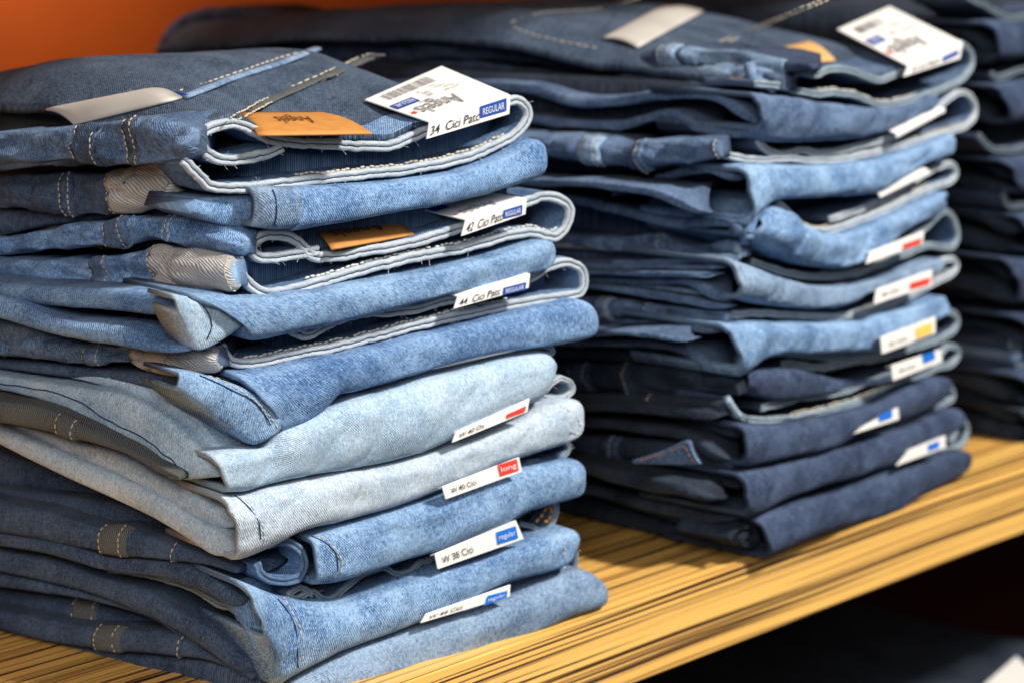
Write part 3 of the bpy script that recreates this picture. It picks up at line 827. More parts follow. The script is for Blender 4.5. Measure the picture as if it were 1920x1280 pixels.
b = band(w, 'leg_fold', 'F', '430,694 480,692 560,680 700,648 850,613 1000,576 1070,560 1105,572 1122,600', '518,806 560,793 600,762 625,738 669,727 747,706 826,684 935,659 1029,647 1091,636 1116,624 1122,608', D['mid'], g, open_=True, depth=.06, seed=13, wr=.0018, endr=.02)
b = band(w, 'trouser_hem', 'F', '330,694 367,698 430,716 480,740 510,765 526,790', '322,728 345,746 400,786 450,820 478,831 526,802', D['mid2'], g, off=.006, bulge=.006, seed=14, open_=True, depth=.03, wr=.0008)
stitch(b, '375,703 430,730 475,755 505,785 512,806', M_bthread, g, seam=True); stitch(b, '390,703 440,726 485,755 514,785 519,800', M_thread, g)
card(w, '858,556 994,514 991,540 851,579', 'white tag reading 44 Cici Patch on the third jeans of the near left stack', '44  Cici Patc', box='944,540 987,529 985,544 943,554', boxcol=M_blue, boxtext='REGULAR', blen=.012, off=.007, words_uv=(.05, .3, .60, .85))

# ---- 4 light
core(w, '450,640 500,630 560,617 622,604 700,588 841,551 966,518 1040,495', '500,806 560,793 625,745 669,727 747,706 826,684 935,659 1029,647 1110,628', g, D['inside'])

w, g = J1((420, 900), 'light blue jeans, fourth from top of the near left stack')
ribbon(w, 'waistband', '560,790 591,783 654,764 716,741 763,719 810,694 857,681 935,667 1000,662 1035,664 1037,654 1020,649 960,655 860,676 810,687 763,702 716,716 654,729 622,742 600,760', g, E['blue'], D['inlight'], th=.0036, st=M_bthread, st_side=1, st_rng=(0, .4), seed=4, depth=.03, fray=20)
b = band(w, 'leg_fold', 'F', '385,850 430,840 490,834 520,803 600,768 700,735 800,706 900,681 1000,662 1030,668 1044,695', '410,922 450,918 500,904 560,888 633,877 735,858 800,838 845,816 900,787 960,763 1015,738 1040,715', D['light'], g, open_=True, depth=.06, seed=15, wr=.002, endr=.02, off=.002)
strips(w, [('-60,655 0,676 100,688 200,700 253,716 300,733 350,760 383,790 415,830 438,860', '-60,680 0,690 100,700 197,722 253,738 300,764 350,802 383,838 413,880 425,915')], g, D['light'], bulge=.006)
b = band(w, 'trouser_hem', 'S', '-60,690 0,700 100,716 200,728 253,743 300,766 350,806 385,845 405,870 414,890', '-60,712 0,727 83,747 150,774 200,807 253,824 300,853 315,880 324,895 350,899 380,896 414,892', D['light'], g, off=.003, bulge=.007, seed=17, wr=.001)
stitch(b, '0,717 100,735 180,770 230,800 280,826 320,860 337,880 341,896', M_bthread, g, seam=True)
t, q, tq = card(w, '812,688 968,648 966,657 812,692', 'thin sliver of tag with red end wedged under the third jeans, near left stack', None, box='931,659 966,649 966,656 930,662', boxcol=M_red, blen=.02, off=.004)

# ---- 5 pale
core(w, '500,806 560,793 625,745 669,727 747,706 826,684 935,659 1029,647 1110,628', '415,922 450,918 560,888 633,877 735,858 800,838 845,816 900,787 960,763 1040,720', g, D['inlight'])

w, g = J1((440, 1040), 'palest grey-blue jeans, fifth from top of the near left stack')
ribbon(w, 'waistband', '700,868 716,862 779,843 841,820 1000,750 1010,741 1029,728 1040,716 1057,709 1072,718 1076,732 1060,746 1035,748 1012,742', g, E['white'], D['inlight'], th=.0036, seed=5, depth=.02, fray=20)
b = band(w, 'waistband', 'S', '-60,735 0,748 83,762 150,790 217,826 300,868 340,890', '-60,782 0,790 57,798 133,816 233,847 300,884 340,900', D['dlin'], g, off=-.005, seed=18, bulge=.005)
patch(b, 100, 143, D['dlin'], g, thread=M_thread)
b = band(w, 'leg_fold', 'F', '405,925 450,925 500,910 633,884 735,868 845,836 930,802 1000,768 1050,748 1085,750 1097,778', '428,1044 450,1041 500,1020 560,991 654,967 735,946 819,915 880,889 935,866 976,853 1060,826 1085,808 1097,784', D['pale'], g, open_=True, depth=.06, seed=19, wr=.0016, endr=.02, off=.003)
stitch(b, '440,930 470,955 485,985 490,1018', M_bthread, g, seam=True); stitch(b, '448,930 476,955 491,985 496,1014', M_wthread, g); stitch(b, '1050,760 1064,775 1070,795 1070,815', M_wthread, g)
strips(w, [('-60,770 33,793 133,818 233,848 300,887 367,920 417,950 440,972', '-60,790 50,812 133,848 217,884 267,908 333,948 400,982 436,1000'),
           ('-60,765 0,791 67,821 150,858 233,894 300,924 367,968 413,998 420,1020', '-60,800 0,827 67,861 150,901 233,938 300,971 367,1012 416,1046 428,1038')], g, D['pale'], bulge=.006, wr=.0012)
stitch(b, '0,0 0,0', M_thread, g) if False else None
card(w, '855,808 993,746 989,771 848,829', 'tag with red block half hidden between the two light blue jeans', 'W 40 Ox', box='950,776 987,760 984,771 949,784', boxcol=M_red, blen=.01, words_uv=(.06, .35, .40, .75), off=.015)

# ---- 6
core(w, '415,922 450,918 560,888 633,877 735,858 800,838 845,816 900,787 960,763 1040,720', '432,1044 500,1020 560,991 654,967 735,946 819,915 880,889 935,866 976,853 1085,808', g, D['inlight'])

w, g = J1((540, 1090), 'medium blue jeans right under the palest pair in the near left stack')
ribbon(w, 'waistband', '560,996 585,983 630,974 654,968 663,980 676,976 716,958 738,946 763,948 794,936 826,920 900,898 979,879 997,868 1044,864 1060,855 1069,840 1062,826 1040,826 1010,840 990,850', g, E['slate'], D['slate'], th=.0036, seed=6, depth=.03, fray=20)
b = band(w, 'leg_fold', 'F', '572,1004 600,995 700,964 819,926 880,900 1000,870 1050,862 1080,862 1101,888', '576,1093 607,1090 654,1079 747,1047 810,1029 872,1004 935,979 982,955 1054,935 1088,924 1101,896', D['mid2'], g, open_=True, depth=.06, seed=21, wr=.0014, endr=.02, off=.003)
stitch(b, '584,1006 602,1013 625,1030 636,1050 630,1078', M_bthread, g, seam=True); stitch(b, '590,1003 608,1010 632,1030 642,1050 636,1076', M_thread, g)
ribbon(w, 'rolled_leg_end', '484,1056 490,1074 506,1086 535,1091 559,1085 572,1066 571,1041 555,1023 530,1015 508,1020', g, D['mid2'], D['mid'], th=.0056, seed=7, pl='F', off=.004, depth=.035, edge_name='rolled_edge')
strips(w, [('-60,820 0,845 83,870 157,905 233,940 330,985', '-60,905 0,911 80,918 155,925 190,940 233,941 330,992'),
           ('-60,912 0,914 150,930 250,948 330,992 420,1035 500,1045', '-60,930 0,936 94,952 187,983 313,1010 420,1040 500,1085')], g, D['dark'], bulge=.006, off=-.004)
card(w, '829,911 973,856 979,883 836,935', 'white tag with a red block reading long in the near left stack', 'W 40 Cici', box='933,871 969,859 973,881 938,892', boxcol=M_red, boxtext='long', blen=.02, off=.017, words_uv=(.08, .35, .40, .72))

# ---- 7
core(w, '432,1044 500,1020 560,991 654,967 735,946 819,915 880,889 935,866 976,853 1085,808', '500,1092 607,1091 654,1079 747,1047 810,1029 872,1004 935,979 982,955 1088,924', g, D['dark'])

w, g = J1((505, 1260), 'medium blue jeans, second from the bottom of the near left stack')
ribbon(w, 'waistband', '590,1117 575,1105 558,1104 545,1116 560,1122 590,1110 607,1122 626,1122 654,1098 685,1077 722,1064 747,1076 772,1072 791,1055 810,1048 900,1005 960,973 997,952 1029,936 1043,940 1045,962 1030,993 1013,993 997,986 979,982', g, E['slate'], D['slate'], th=.0036, seed=8, depth=.02, fray=20)
stitch_pts('stitching', [w.at(x, y, 'F', -.002) for x, y in px_list('1004,980 1014,966 1026,950 1034,950 1028,975 1018,978')], [w.fn], M_othread, g, r=.0009)
b = band(w, 'leg_fold', 'F', '440,1084 470,1094 500,1106 545,1120 600,1128 654,1124 747,1094 819,1066 888,1047 982,1010 1029,1000 1060,988 1080,998 1086,1018', '478,1190 492,1236 505,1280 540,1262 600,1230 640,1212 716,1185 779,1161 870,1122 935,1092 1029,1067 1065,1048 1084,1030', D['mid2'], g, open_=True, depth=.06, seed=24, wr=.0016, endr=.015, off=.005)
stitch(b, '520,1120 540,1145 555,1180 560,1215 558,1248', M_bthread, g, seam=True); stitch(b, '528,1120 548,1145 562,1180 567,1215 565,1243', M_thread, g); stitch(b, '1040,1000 1058,1010 1062,1030 1058,1046', M_thread, g)
b2 = band(w, 'waistband', 'S', '-60,925 0,940 94,955 187,984 238,986 313,1012 390,1037 450,1060', '-60,985 0,994 94,1010 184,1028 234,1037 313,1047 390,1057 450,1075', D['dark'], g, seed=25, bulge=.008, off=-.002)
patch(b2, 182, 240, D['dlin'], g, thread=M_thread); patch(b2, 318, 334, D['dark'], g, thread=M_thread, rows=(.5,))
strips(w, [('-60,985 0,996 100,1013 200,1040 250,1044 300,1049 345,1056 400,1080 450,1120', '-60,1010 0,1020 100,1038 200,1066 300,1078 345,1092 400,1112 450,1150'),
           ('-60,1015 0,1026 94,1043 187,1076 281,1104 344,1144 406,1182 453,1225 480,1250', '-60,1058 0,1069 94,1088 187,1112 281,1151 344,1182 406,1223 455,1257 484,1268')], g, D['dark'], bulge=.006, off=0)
band(w, 'leg_layer', 'S', '240,1046 300,1046 375,1062 438,1084 478,1110', '240,1056 300,1060 375,1088 430,1130 470,1182 500,1262', D['mid'], g, seed=26, bulge=.006, off=.002, snap=False)
ribbon(w, 'trouser_hem', '200,1069 266,1076 313,1088 360,1104 406,1132 438,1145 453,1180 474,1208 487,1240 480,1258', g, E['slate'], D['dark'], th=.0045, pl='S', off=.002, depth=.05, seed=12, edge_name='hem_edge')
card(w, '815,1037 967,974 982,1009 821,1066', 'white tag reading W 38 with a bright blue block, near left stack', 'W 38 Cici', box='930,997 967,985 972,1008 933,1020', boxcol=M_bblue, boxtext='regular', blen=.008, words_uv=(.06, .35, .42, .75), off=.014)

# ---- 8
core(w, '500,1092 607,1091 654,1079 747,1047 810,1029 872,1004 935,979 982,955 1088,924', '505,1280 540,1262 640,1212 716,1185 779,1161 870,1122 935,1092 1029,1067 1080,1035', g, D['dark'])

w, g = J1((535, 1300), 'faded blue jeans lying on the wood, bottom of the near left stack')
ribbon(w, 'waistband', '900,1112 947,1093 1013,1077 1035,1075 1066,1077 1079,1066 1082,1036 1078,1010 1060,1000', g, E['slate'], D['slate'], th=.0036, seed=9, depth=.03, fray=20)
ribbon(w, 'waistband', '930,1128 960,1111 997,1098 1035,1078', g, E['slate'], D['slate'], th=.0036, seed=10, depth=.03)
stitch_pts('stitching', [w.at(x, y, 'F', -.002) for x, y in px_list('1055,1070 1060,1050 1066,1030 1070,1022')], [w.fn], M_wthread, g, r=.0012)
b = band(w, 'leg_fold', 'F', '520,1292 560,1262 622,1228 716,1193 790,1166 935,1120 982,1100 1029,1081 1085,1066 1122,1086 1142,1112', '540,1345 600,1322 700,1292 760,1272 810,1255 900,1221 951,1200 1005,1178 1060,1153 1110,1140 1135,1130 1142,1118', D['sky'], g, open_=True, depth=.06, seed=28, wr=.0014, endr=.015, off=.004)
b2 = band(w, 'waistband', 'S', '-60,1088 0,1100 134,1118 187,1130 281,1155 331,1180', '-60,1125 0,1137 131,1162 181,1167 281,1183 340,1192', D['dark'], g, seed=29, bulge=.008, off=-.002)
patch(b2, 134, 186, D['dlin'], g, thread=M_thread); patch(b2, 283, 330, D['dlin'], g, thread=M_thread, rows=(.05,))
b2 = band(w, 'waistband', 'S', '-60,1128 0,1140 169,1170 228,1173 328,1186 375,1212 480,1262', '-60,1162 0,1175 94,1198 169,1210 219,1216 328,1226 406,1240 480,1275', D['dark'], g, seed=30, bulge=.008, off=-.002)
patch(b2, 168, 228, D['dlin'], g, thread=M_thread); patch(b2, 325, 340, D['dark'], g, thread=M_thread, rows=(.5,))
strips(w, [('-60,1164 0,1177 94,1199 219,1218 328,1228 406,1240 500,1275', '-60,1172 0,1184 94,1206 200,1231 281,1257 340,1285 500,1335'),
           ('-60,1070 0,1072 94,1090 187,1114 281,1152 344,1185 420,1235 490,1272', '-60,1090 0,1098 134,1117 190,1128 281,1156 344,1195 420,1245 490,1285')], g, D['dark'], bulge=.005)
card(w, '799,1150 957,1095 956,1117 789,1167', 'slanting tag with a blue block on the bottom jeans of the near left stack', 'W 44 Cici', box='914,1116 952,1106 950,1119 908,1135', boxcol=M_bblue, boxtext='regular', blen=.02, off=.017, words_uv=(.06, .35, .44, .75))
core(w, '505,1280 540,1262 640,1212 716,1185 779,1161 870,1122 935,1092 1029,1067 1080,1035', '540,1345 600,1322 700,1292 760,1272 810,1255 900,1221 951,1200 1005,1178 1060,1153 1130,1132', g, D['dark'])


# ================================================================== second stack
def J2(corner, label, dark=False, f0=S2F0):
    w = Wall(f0, S2FD, S2SD, corner)
    return w, empty('folded_jeans', w.c.copy(), label, 'jeans', 'folded jeans in the far middle stack')
TH2 = .0052
# 1
w, g = J2((1480, 160), 'dark jeans with small tan patch, topmost of the middle stack')
onto = topsheet(w, '1370,118 1430,130 1490,143 1505,135 1535,140 1560,130 1605,135 1650,150 1695,135 1750,108 1805,86', g, D['top'], (1812,100), .326, xl=(1470,140), ymid=.26, ln=.54, zdrop=.02, rd=.03, ldr=.014)
ribbon(w, 'waistband', '1483,168 1484,150 1492,142 1505,135 1520,137 1535,141 1548,135 1560,130 1580,131 1605,135 1628,145 1650,151 1672,146 1695,135 1750,108 1790,84 1810,85 1824,98 1826,120 1815,140 1795,157 1760,172 1710,189 1660,197 1630,189 1600,178 1570,175 1540,177 1510,174 1478,165 1450,160 1420,158', g, E['slate'], D['slate'], th=TH2, st=M_thread, st_side=-1, st_rng=(.62, .86), seed=21, depth=.04)
topsheet(w, '1490,146 1505,138 1535,143 1560,133 1605,138 1650,152 1695,137 1750,110 1800,90', g, D['slate'], (1805,100), .326, xl=(1492,150), ymid=.26, ln=.05, up_=.0036, rd=.012, ldr=.003, name='waistband')
b = band(w, 'waistband', 'S', '315,75 345,32 390,16 470,14 700,52 850,66 1012,90 1100,110 1180,108 1225,95 1270,90 1340,93 1400,94 1460,110 1530,122', '322,132 500,138 700,122 900,112 1000,116 1110,134 1200,136 1225,126 1270,132 1310,118 1370,118 1460,135 1530,132', D['navy'], g, seed=41, wr=.0036, bulge=.012, wrs=40, off=-.003, snap=None)
patch(b, 1228, 1270, D['sky'], g, thread=M_thread, rows=(.2, .8)); patch(b, 1271, 1475, D['sky'], g, off=.0006, name='faded_waistband')
b = band(w, 'waistband', 'S', '640,105 700,118 850,112 960,122 1060,134 1140,142 1180,137 1230,135 1262,136 1330,120 1400,118 1480,138', '640,150 700,158 850,155 960,158 1060,170 1140,177 1170,175 1210,170 1260,161 1300,166 1370,160 1485,166', D['navy'], g, seed=42, wr=.0036, bulge=.010, wrs=40)
patch(b, 1108, 1260, D['sky'], g, off=.0005, name='faded_waistband'); patch(b, 1140, 1184, D['sky'], g, thread=M_thread, rows=(.15, .75)); patch(b, 1245, 1268, D['slate'], g, thread=M_thread, rows=(.5,)); patch(b, 1262, 1480, D['sky'], g, off=.001, name='faded_waistband')
P = [w.at(x, y, 'S', .006) for x, y in px_list('1372,142 1385,147 1396,146')]; tube('button', P, .003, M_tan, g)
P = [w.at(x, y, 'S', .008) for x, y in px_list('1405,118 1409,134 1418,150 1436,160 1452,166')]; tube('belt_loop', P, .0032, D['sky'], g, flat=1.3)
P = [w.at(x, y, 'S', .006) for x, y in px_list('1340,165 1370,160 1392,155 1405,142 1422,140 1430,152 1420,166')]; tube('belt_loop', P, .003, D['slate'], g)
P = [onto(x, y) for x, y in px_list('1300,125 1340,106 1400,108 1460,120 1500,118 1528,122')]; tube('pocket_edge', [p+Vector((0, 0, .002)) for p in P], .0026, D['sky'], g)
for pth in ('955,45 1000,28 1060,22 1110,20', '960,50 1000,66 1060,80 1120,92', '1110,20 1160,8 1200,0', '1330,88 1400,58 1480,25 1540,0', '1345,90 1415,58 1495,25 1555,0'):
    P = [onto(x, y) for x, y in px_list(pth)]; P, _ = cr(P, 40)
    stitch_pts('stitching', P, [Vector((0, 0, 1))], M_thread, g, pitch=.006, r=.0006)
q, t = flatlabel('1128,70 1236,13 1320,20 1196,88', onto, 'plain silvery cloth label on the dark top jeans of the middle stack', 'label', 'cloth_label', M_lab)
q, t = flatlabel('1458,90 1515,77 1566,112 1505,117', onto, '', '', 'leather_patch', M_tan, parent=g, lift=.002)
def top2(tq, t):
    print_text(tq, 'Angels', .12, .52, .65, .84, M_grey, t, flip=True); star(tq, .06, .7, .05, M_red, t, 1.2)
    rnd = random.Random(5); u = .15; V = []; F = []
    n = (tq[1]-tq[0]).cross(tq[3]-tq[0]).normalized();  n = n if n.z > 0 else -n
    while u < .62:
        wd = rnd.choice((.008, .014, .02)); o = len(V)
        V += [bil(tq, a, b)+n*.0005 for a, b in ((u, .10), (u+wd, .10), (u+wd, .24), (u, .24))]; F.append((o, o+1, o+2, o+3)); u += wd+rnd.choice((.01, .016))
    link('barcode', V, F, M_grey, t, smooth=False)
    print_box(tq, .04, .36, .28, .50, M_blue, t); print_text(tq, '1202', .08, .39, .24, .47, M_white, t, flip=True, bold=.002)
    for (tx, a, b, c, d) in (('52', .38, .30, .44, .36), ('580', .42, .40, .52, .46), ('Femme', .58, .3, .74, .36), ('5427 NIK', .62, .44, .84, .49)): print_text(tq, tx, a, b, c, d, M_grey, t, flip=True, bold=0)
G2 = 'white size tags clipped to the waistbands'
card(w, '1703,124 1806,80 1800,110 1695,144', 'white tag with barcode on the topmost jeans of the middle stack', '52 Cici Patch', box='1768,107 1798,93 1797,103 1767,117', boxcol=M_blue, back='1570,55 1668,12', topprint=top2, group=G2, words_uv=(.1, .35, .58, .8))
b = band(w, 'leg_fold', 'F', '1402,172 1450,176 1530,188 1620,200 1700,196 1752,180 1770,186', '1410,238 1430,262 1480,264 1530,264 1580,262 1640,250 1685,232 1730,212 1765,195', D['slate'], g, open_=True, depth=.07, seed=43, wr=.0022, endr=.02, off=-.001)
strips(w, [('700,150 960,152 1085,180 1160,178 1250,167 1335,172 1390,198 1412,225', '700,168 960,172 1085,203 1160,198 1250,187 1335,190 1380,214 1406,240'),
           ('900,205 1050,220 1157,226 1255,205 1310,226 1360,242 1408,246', '900,222 1050,236 1157,244 1255,222 1310,246 1360,258 1410,258')], g, D['slate'], bulge=.006, wr=.0018)
# 2
w, g = J2((1385, 380), 'blue jeans with a smooth leg fold, second from top of the middle stack')
ribbon(w, 'waistband', '1425,262 1440,280 1470,291 1510,282 1535,288 1575,284 1610,275 1675,258 1740,225 1775,193 1800,175 1820,178 1832,198 1830,220 1812,238 1789,247 1726,265 1664,281 1601,296 1539,302 1476,298 1414,300 1367,292 1350,285', g, E['white'], D['slate'], th=TH2, st=M_thread, st_side=-1, st_rng=(.5, .75), seed=22, depth=.04)
b = band(w, 'waistband', 'S', '900,248 980,250 1083,256 1127,258 1174,270 1195,261 1261,260 1333,262 1352,270', '900,285 1011,290 1083,302 1142,308 1174,306 1199,317 1261,311 1330,298 1358,290', D['slate'], g, seed=44, wr=.0036, bulge=.010, wrs=40)
patch(b, 1083, 1128, D['sky'], g, thread=M_thread, rows=(.15, .8)); patch(b, 1180, 1206, D['slate'], g, thread=M_thread, rows=(.6,)); patch(b, 1335, 1352, D['slate'], g, thread=M_thread, rows=(.5,))
card(w, '1680,250 1772,203 1772,210 1681,259', 'white tag with printed face up under the top jeans, middle stack', None, back='1652,240 1712,194', topprint=lambda q, t: (print_text(q, 'Angels', .2, .35, .85, .8, M_grey, t, flip=True), star(q, .1, .6, .05, M_red, t, 1.5)), group=G2, slope=.25)
b = band(w, 'leg_fold', 'F', '1376,313 1410,306 1450,306 1560,308 1650,295 1720,275 1770,255 1790,252 1798,266', '1383,410 1384,424 1400,405 1430,382 1461,372 1570,367 1632,361 1690,332 1726,309 1773,292 1792,278 1797,270', D['mid2'], g, open_=True, depth=.07, seed=45, wr=.0018, endr=.02, off=.001)
strips(w, [('1150,356 1240,326 1292,310 1339,306 1384,314', '1150,368 1240,344 1292,330 1339,328 1376,350'), ('900,330 1000,335 1105,338 1214,350 1277,370 1310,398', '900,342 1000,348 1105,352 1214,366 1272,388 1300,408'),
           ('900,352 1055,362 1136,378 1199,394 1261,408 1333,408 1372,424', '900,368 1055,376 1136,396 1199,412 1261,426 1333,424 1368,432')], g, D['slate'], bulge=.006, wr=.0018)
# 3
w, g = J2((1405, 460), 'blue jeans with a crumpled leg end, third from top of the middle stack')
ribbon(w, 'waistband', '1461,380 1480,398 1514,427 1554,434 1617,413 1679,387 1742,356 1782,343 1795,325 1787,309 1766,313 1742,325 1700,352 1665,372 1620,392 1560,412', g, E['white'], D['slate'], th=TH2, st=M_thread, st_side=1, st_rng=(.1, .5), seed=23, depth=.04)
card(w, '1646,361 1738,316 1745,324 1651,371', 'thin white tag edge without coloured block, third tag of the middle stack', None, blen=.02, group=G2)
b = band(w, 'leg_fold', 'F', '1412,400 1429,387 1461,390 1495,417 1539,437 1575,436 1632,418 1711,387 1757,364 1774,360 1782,372', '1396,445 1429,467 1476,486 1539,502 1586,499 1623,481 1660,455 1695,430 1757,400 1776,388 1782,378', D['mid2'], g, open_=True, depth=.07, seed=46, wr=.003, endr=.02, off=.001)
tube('rolled_edge', [w.at(x, y, 'F', .004) for x, y in px_list('1426,392 1412,405 1404,425 1402,448')], .0042, D['mid2'], g, flat=1)
tube('rolled_edge', [w.at(x, y, 'F', .002) for x, y in px_list('1376,432 1386,430 1396,440 1400,455')], .004, D['slate'], g, flat=1)
b = band(w, 'waistband', 'S', '900,440 1067,436 1140,440 1224,438 1245,438 1290,460 1330,458 1345,452 1380,450 1395,462', '900,465 1060,460 1140,470 1224,476 1250,478 1300,473 1350,475 1398,480', D['slate'], g, seed=47, wr=.0036, bulge=.008, wrs=50)
patch(b, 1224, 1241, D['slate'], g, thread=M_thread, rows=(.3, .8)); patch(b, 1372, 1392, D['sky'], g, thread=M_thread, rows=(.7,))
band(w, 'waistband', 'S', '1040,455 1140,462 1224,460', '1040,461 1140,469 1224,468', D['lining'], g, off=.006, seed=48, bulge=.002, depth=.01)
# 4
w, g = J2((1370, 570), 'blue jeans with thin layer edges, fourth from top of the middle stack')
ribbon(w, 'waistband', '1414,492 1439,500 1476,511 1523,519 1586,517 1632,505 1679,487 1742,462 1773,466 1790,462 1798,442 1794,418 1785,403 1768,400 1736,430 1715,440', g, E['slate'], D['slate'], th=TH2, st=M_thread, st_side=1, st_rng=(.25, .6), seed=24, depth=.04)
b = band(w, 'leg_fold', 'F', '1350,480 1386,492 1449,517 1511,533 1574,536 1632,527 1711,502 1757,486 1775,492', '1360,560 1386,562 1449,571 1500,577 1540,578 1586,571 1632,547 1700,530 1750,515 1778,505', D['sky'], g, open_=True, depth=.07, seed=49, wr=.0018, endr=.02, off=.001)
strips(w, [('1150,488 1260,482 1308,478 1358,482', '1150,498 1260,494 1308,492 1352,502'), ('1060,490 1160,496 1250,496 1330,498 1350,500', '1060,499 1160,505 1250,505 1330,507 1350,508'), ('1060,505 1150,509 1250,510 1330,512', '1060,514 1150,518 1250,519 1330,521'),
           ('1040,515 1100,518 1230,520 1300,520 1338,540 1352,562', '1040,528 1100,530 1230,533 1290,535 1320,552 1345,572'), ('1040,526 1110,530 1200,540 1280,553 1350,572', '1040,540 1110,543 1200,555 1280,568 1350,584')], g, D['slate'], bulge=.005, wr=.0015)
card(w, '1632,472 1733,432 1730,457 1624,495', 'upper of the two tags with red blocks in the middle stack', None, box='1694,458 1729,446 1727,457 1692,469', boxcol=M_red, blen=.02, off=.012, group=G2, slope=.3)
# 5
w, g = J2((1370, 690), 'blue jeans with frayed waistband edge, fifth from top of the middle stack')
ribbon(w, 'waistband', '1355,594 1366,596 1382,590 1415,588 1445,589 1507,592 1570,594 1632,583 1695,562 1757,531 1787,515 1797,499 1788,487 1766,491 1735,505', g, E['white'], D['slate'], th=TH2, st=M_thread, st_side=1, st_rng=(.5, .85), seed=25, depth=.04)
b = band(w, 'waistband', 'S', '900,555 1000,556 1100,558 1150,560 1200,570 1255,572 1360,585', '900,598 1100,598 1200,598 1260,598 1362,600', D['slate'], g, seed=50, wr=.0036, bulge=.008, wrs=50)
patch(b, 1117, 1146, D['sky'], g, thread=M_thread, rows=(.2, .8)); patch(b, 1205, 1226, D['slate'], g, thread=M_thread, rows=(.6,))
b = band(w, 'leg_fold', 'F', '1345,603 1410,604 1469,605 1598,604 1632,592 1700,576 1750,558 1772,556 1781,572', '1362,690 1375,704 1400,686 1430,670 1508,665 1598,661 1640,654 1700,630 1740,605 1772,590 1780,580', D['mid2'], g, open_=True, depth=.07, seed=51, wr=.0018, endr=.02, off=.001)
strips(w, [('1000,616 1100,606 1195,597 1273,598 1355,605', '1000,626 1100,618 1195,612 1273,616 1345,632'), ('900,632 1062,636 1150,636 1234,638 1293,650 1332,676 1362,692', '900,648 1062,650 1150,650 1234,652 1287,666 1325,692 1355,704'), ('1000,614 1100,618 1200,622 1280,634', '1000,622 1100,626 1200,632 1280,645')], g, D['slate'], bulge=.006, wr=.0018)
card(w, '1644,542 1748,505 1747,535 1639,571', 'lower of the two tags with red blocks in the middle stack', '36 Cici', box='1707,531 1745,520 1743,533 1706,544', boxcol=M_red, blen=.02, off=.012, group=G2, slope=.3, words_uv=(.1, .4, .4, .65))
# 6
w, g = J2((1385, 735), 'dark navy jeans with the yellow-marked tag, middle stack')
ribbon(w, 'waistband', '1470,684 1495,683 1539,689 1601,677 1664,668 1726,650 1773,634 1796,613 1795,592 1775,586 1752,602 1720,625 1680,645 1640,662 1590,672 1540,668 1480,662', g, E['slate'], D['navy'], th=.0058, st=M_thread, st_side=-1, st_rng=(.12, .42), seed=26, depth=.04)
b = band(w, 'leg_fold', 'F', '1392,695 1414,689 1476,689 1539,702 1600,712 1680,700 1750,670', '1392,728 1414,738 1461,748 1539,738 1592,724 1680,712 1750,684', D['navy'], g, open_=True, depth=.07, seed=52, wr=.0018, off=-.004)
b = band(w, 'waistband', 'S', '900,680 1050,680 1110,681 1160,682 1270,685 1380,704', '900,722 1050,724 1160,727 1190,735 1370,732 1385,735', D['ink'], g, seed=53, wr=.0036, bulge=.008, wrs=50)
patch(b, 1070, 1108, D['navy'], g, thread=M_thread, rows=(.1, .85)); patch(b, 1163, 1186, D['ink'], g, thread=M_thread, rows=(.5,))
band(w, 'leg_layer', 'S', '900,655 1050,652 1150,655 1280,665 1370,700', '900,672 1050,672 1150,675 1280,685 1375,712', D['ink'], g, seed=54, bulge=.005, off=-.006)
card(w, '1651,632 1754,593 1754,625 1654,663', 'bright white tag with a yellow block on the navy jeans of the middle stack', '32 Cici', box='1717,616 1748,604 1748,625 1718,636', boxcol=M_yel, blen=.02, off=.016, group=G2, slope=.2, words_uv=(.12, .5, .45, .72))
# 7
w, g = J2((1390, 850), 'navy jeans with pale waistband edge, third from bottom of the middle stack')
ribbon(w, 'waistband', '1368,742 1370,760 1382,776 1410,787 1445,788 1507,782 1570,766 1632,747 1695,717 1757,692 1787,683 1801,666 1795,652 1778,651 1764,668 1735,685 1670,703 1617,722 1570,738 1507,745 1476,755 1432,764', g, E['slate'], D['navy'], th=TH2, st=M_thread, st_side=1, st_rng=(.15, .45), seed=27, depth=.04)
tube('loose_band_end', [w.at(x, y, 'F', .002) for x, y in px_list('1364,748 1374,764 1386,780')], .0022, D['light'], g)
b = band(w, 'leg_fold', 'F', '1375,793 1400,792 1461,793 1539,779 1632,757 1695,722 1751,707 1775,712 1784,725', '1375,868 1391,872 1430,866 1469,857 1547,841 1607,812 1664,791 1720,770 1765,748 1782,735', D['navy'], g, open_=True, depth=.07, seed=55, wr=.0018, endr=.02, off=.001)
strips(w, [('1200,788 1300,790 1350,790 1386,796', '1200,800 1300,806 1350,812 1382,832'), ('900,775 1120,782 1200,790 1290,805 1340,838 1370,865', '900,795 1120,800 1200,810 1280,822 1320,850 1350,875'), ('900,745 1100,752 1250,760 1340,772', '900,765 1100,770 1250,780 1340,790')], g, D['ink'], bulge=.006, wr=.0018)
b = band(w, 'waistband', 'S', '900,738 1100,740 1250,742 1362,752', '900,765 1100,770 1250,772 1362,775', D['ink'], g, seed=56, bulge=.007); patch(b, 1205, 1225, D['ink'], g, thread=M_thread, rows=(.5,))
card(w, '1671,684 1763,654 1767,677 1675,713', 'white tag with blue block right below the yellow-marked one', '34 Cici', box='1729,665 1752,657 1754,672 1732,682', boxcol=M_bblue, blen=.02, off=.016, group=G2, slope=.2, words_uv=(.12, .4, .45, .65))
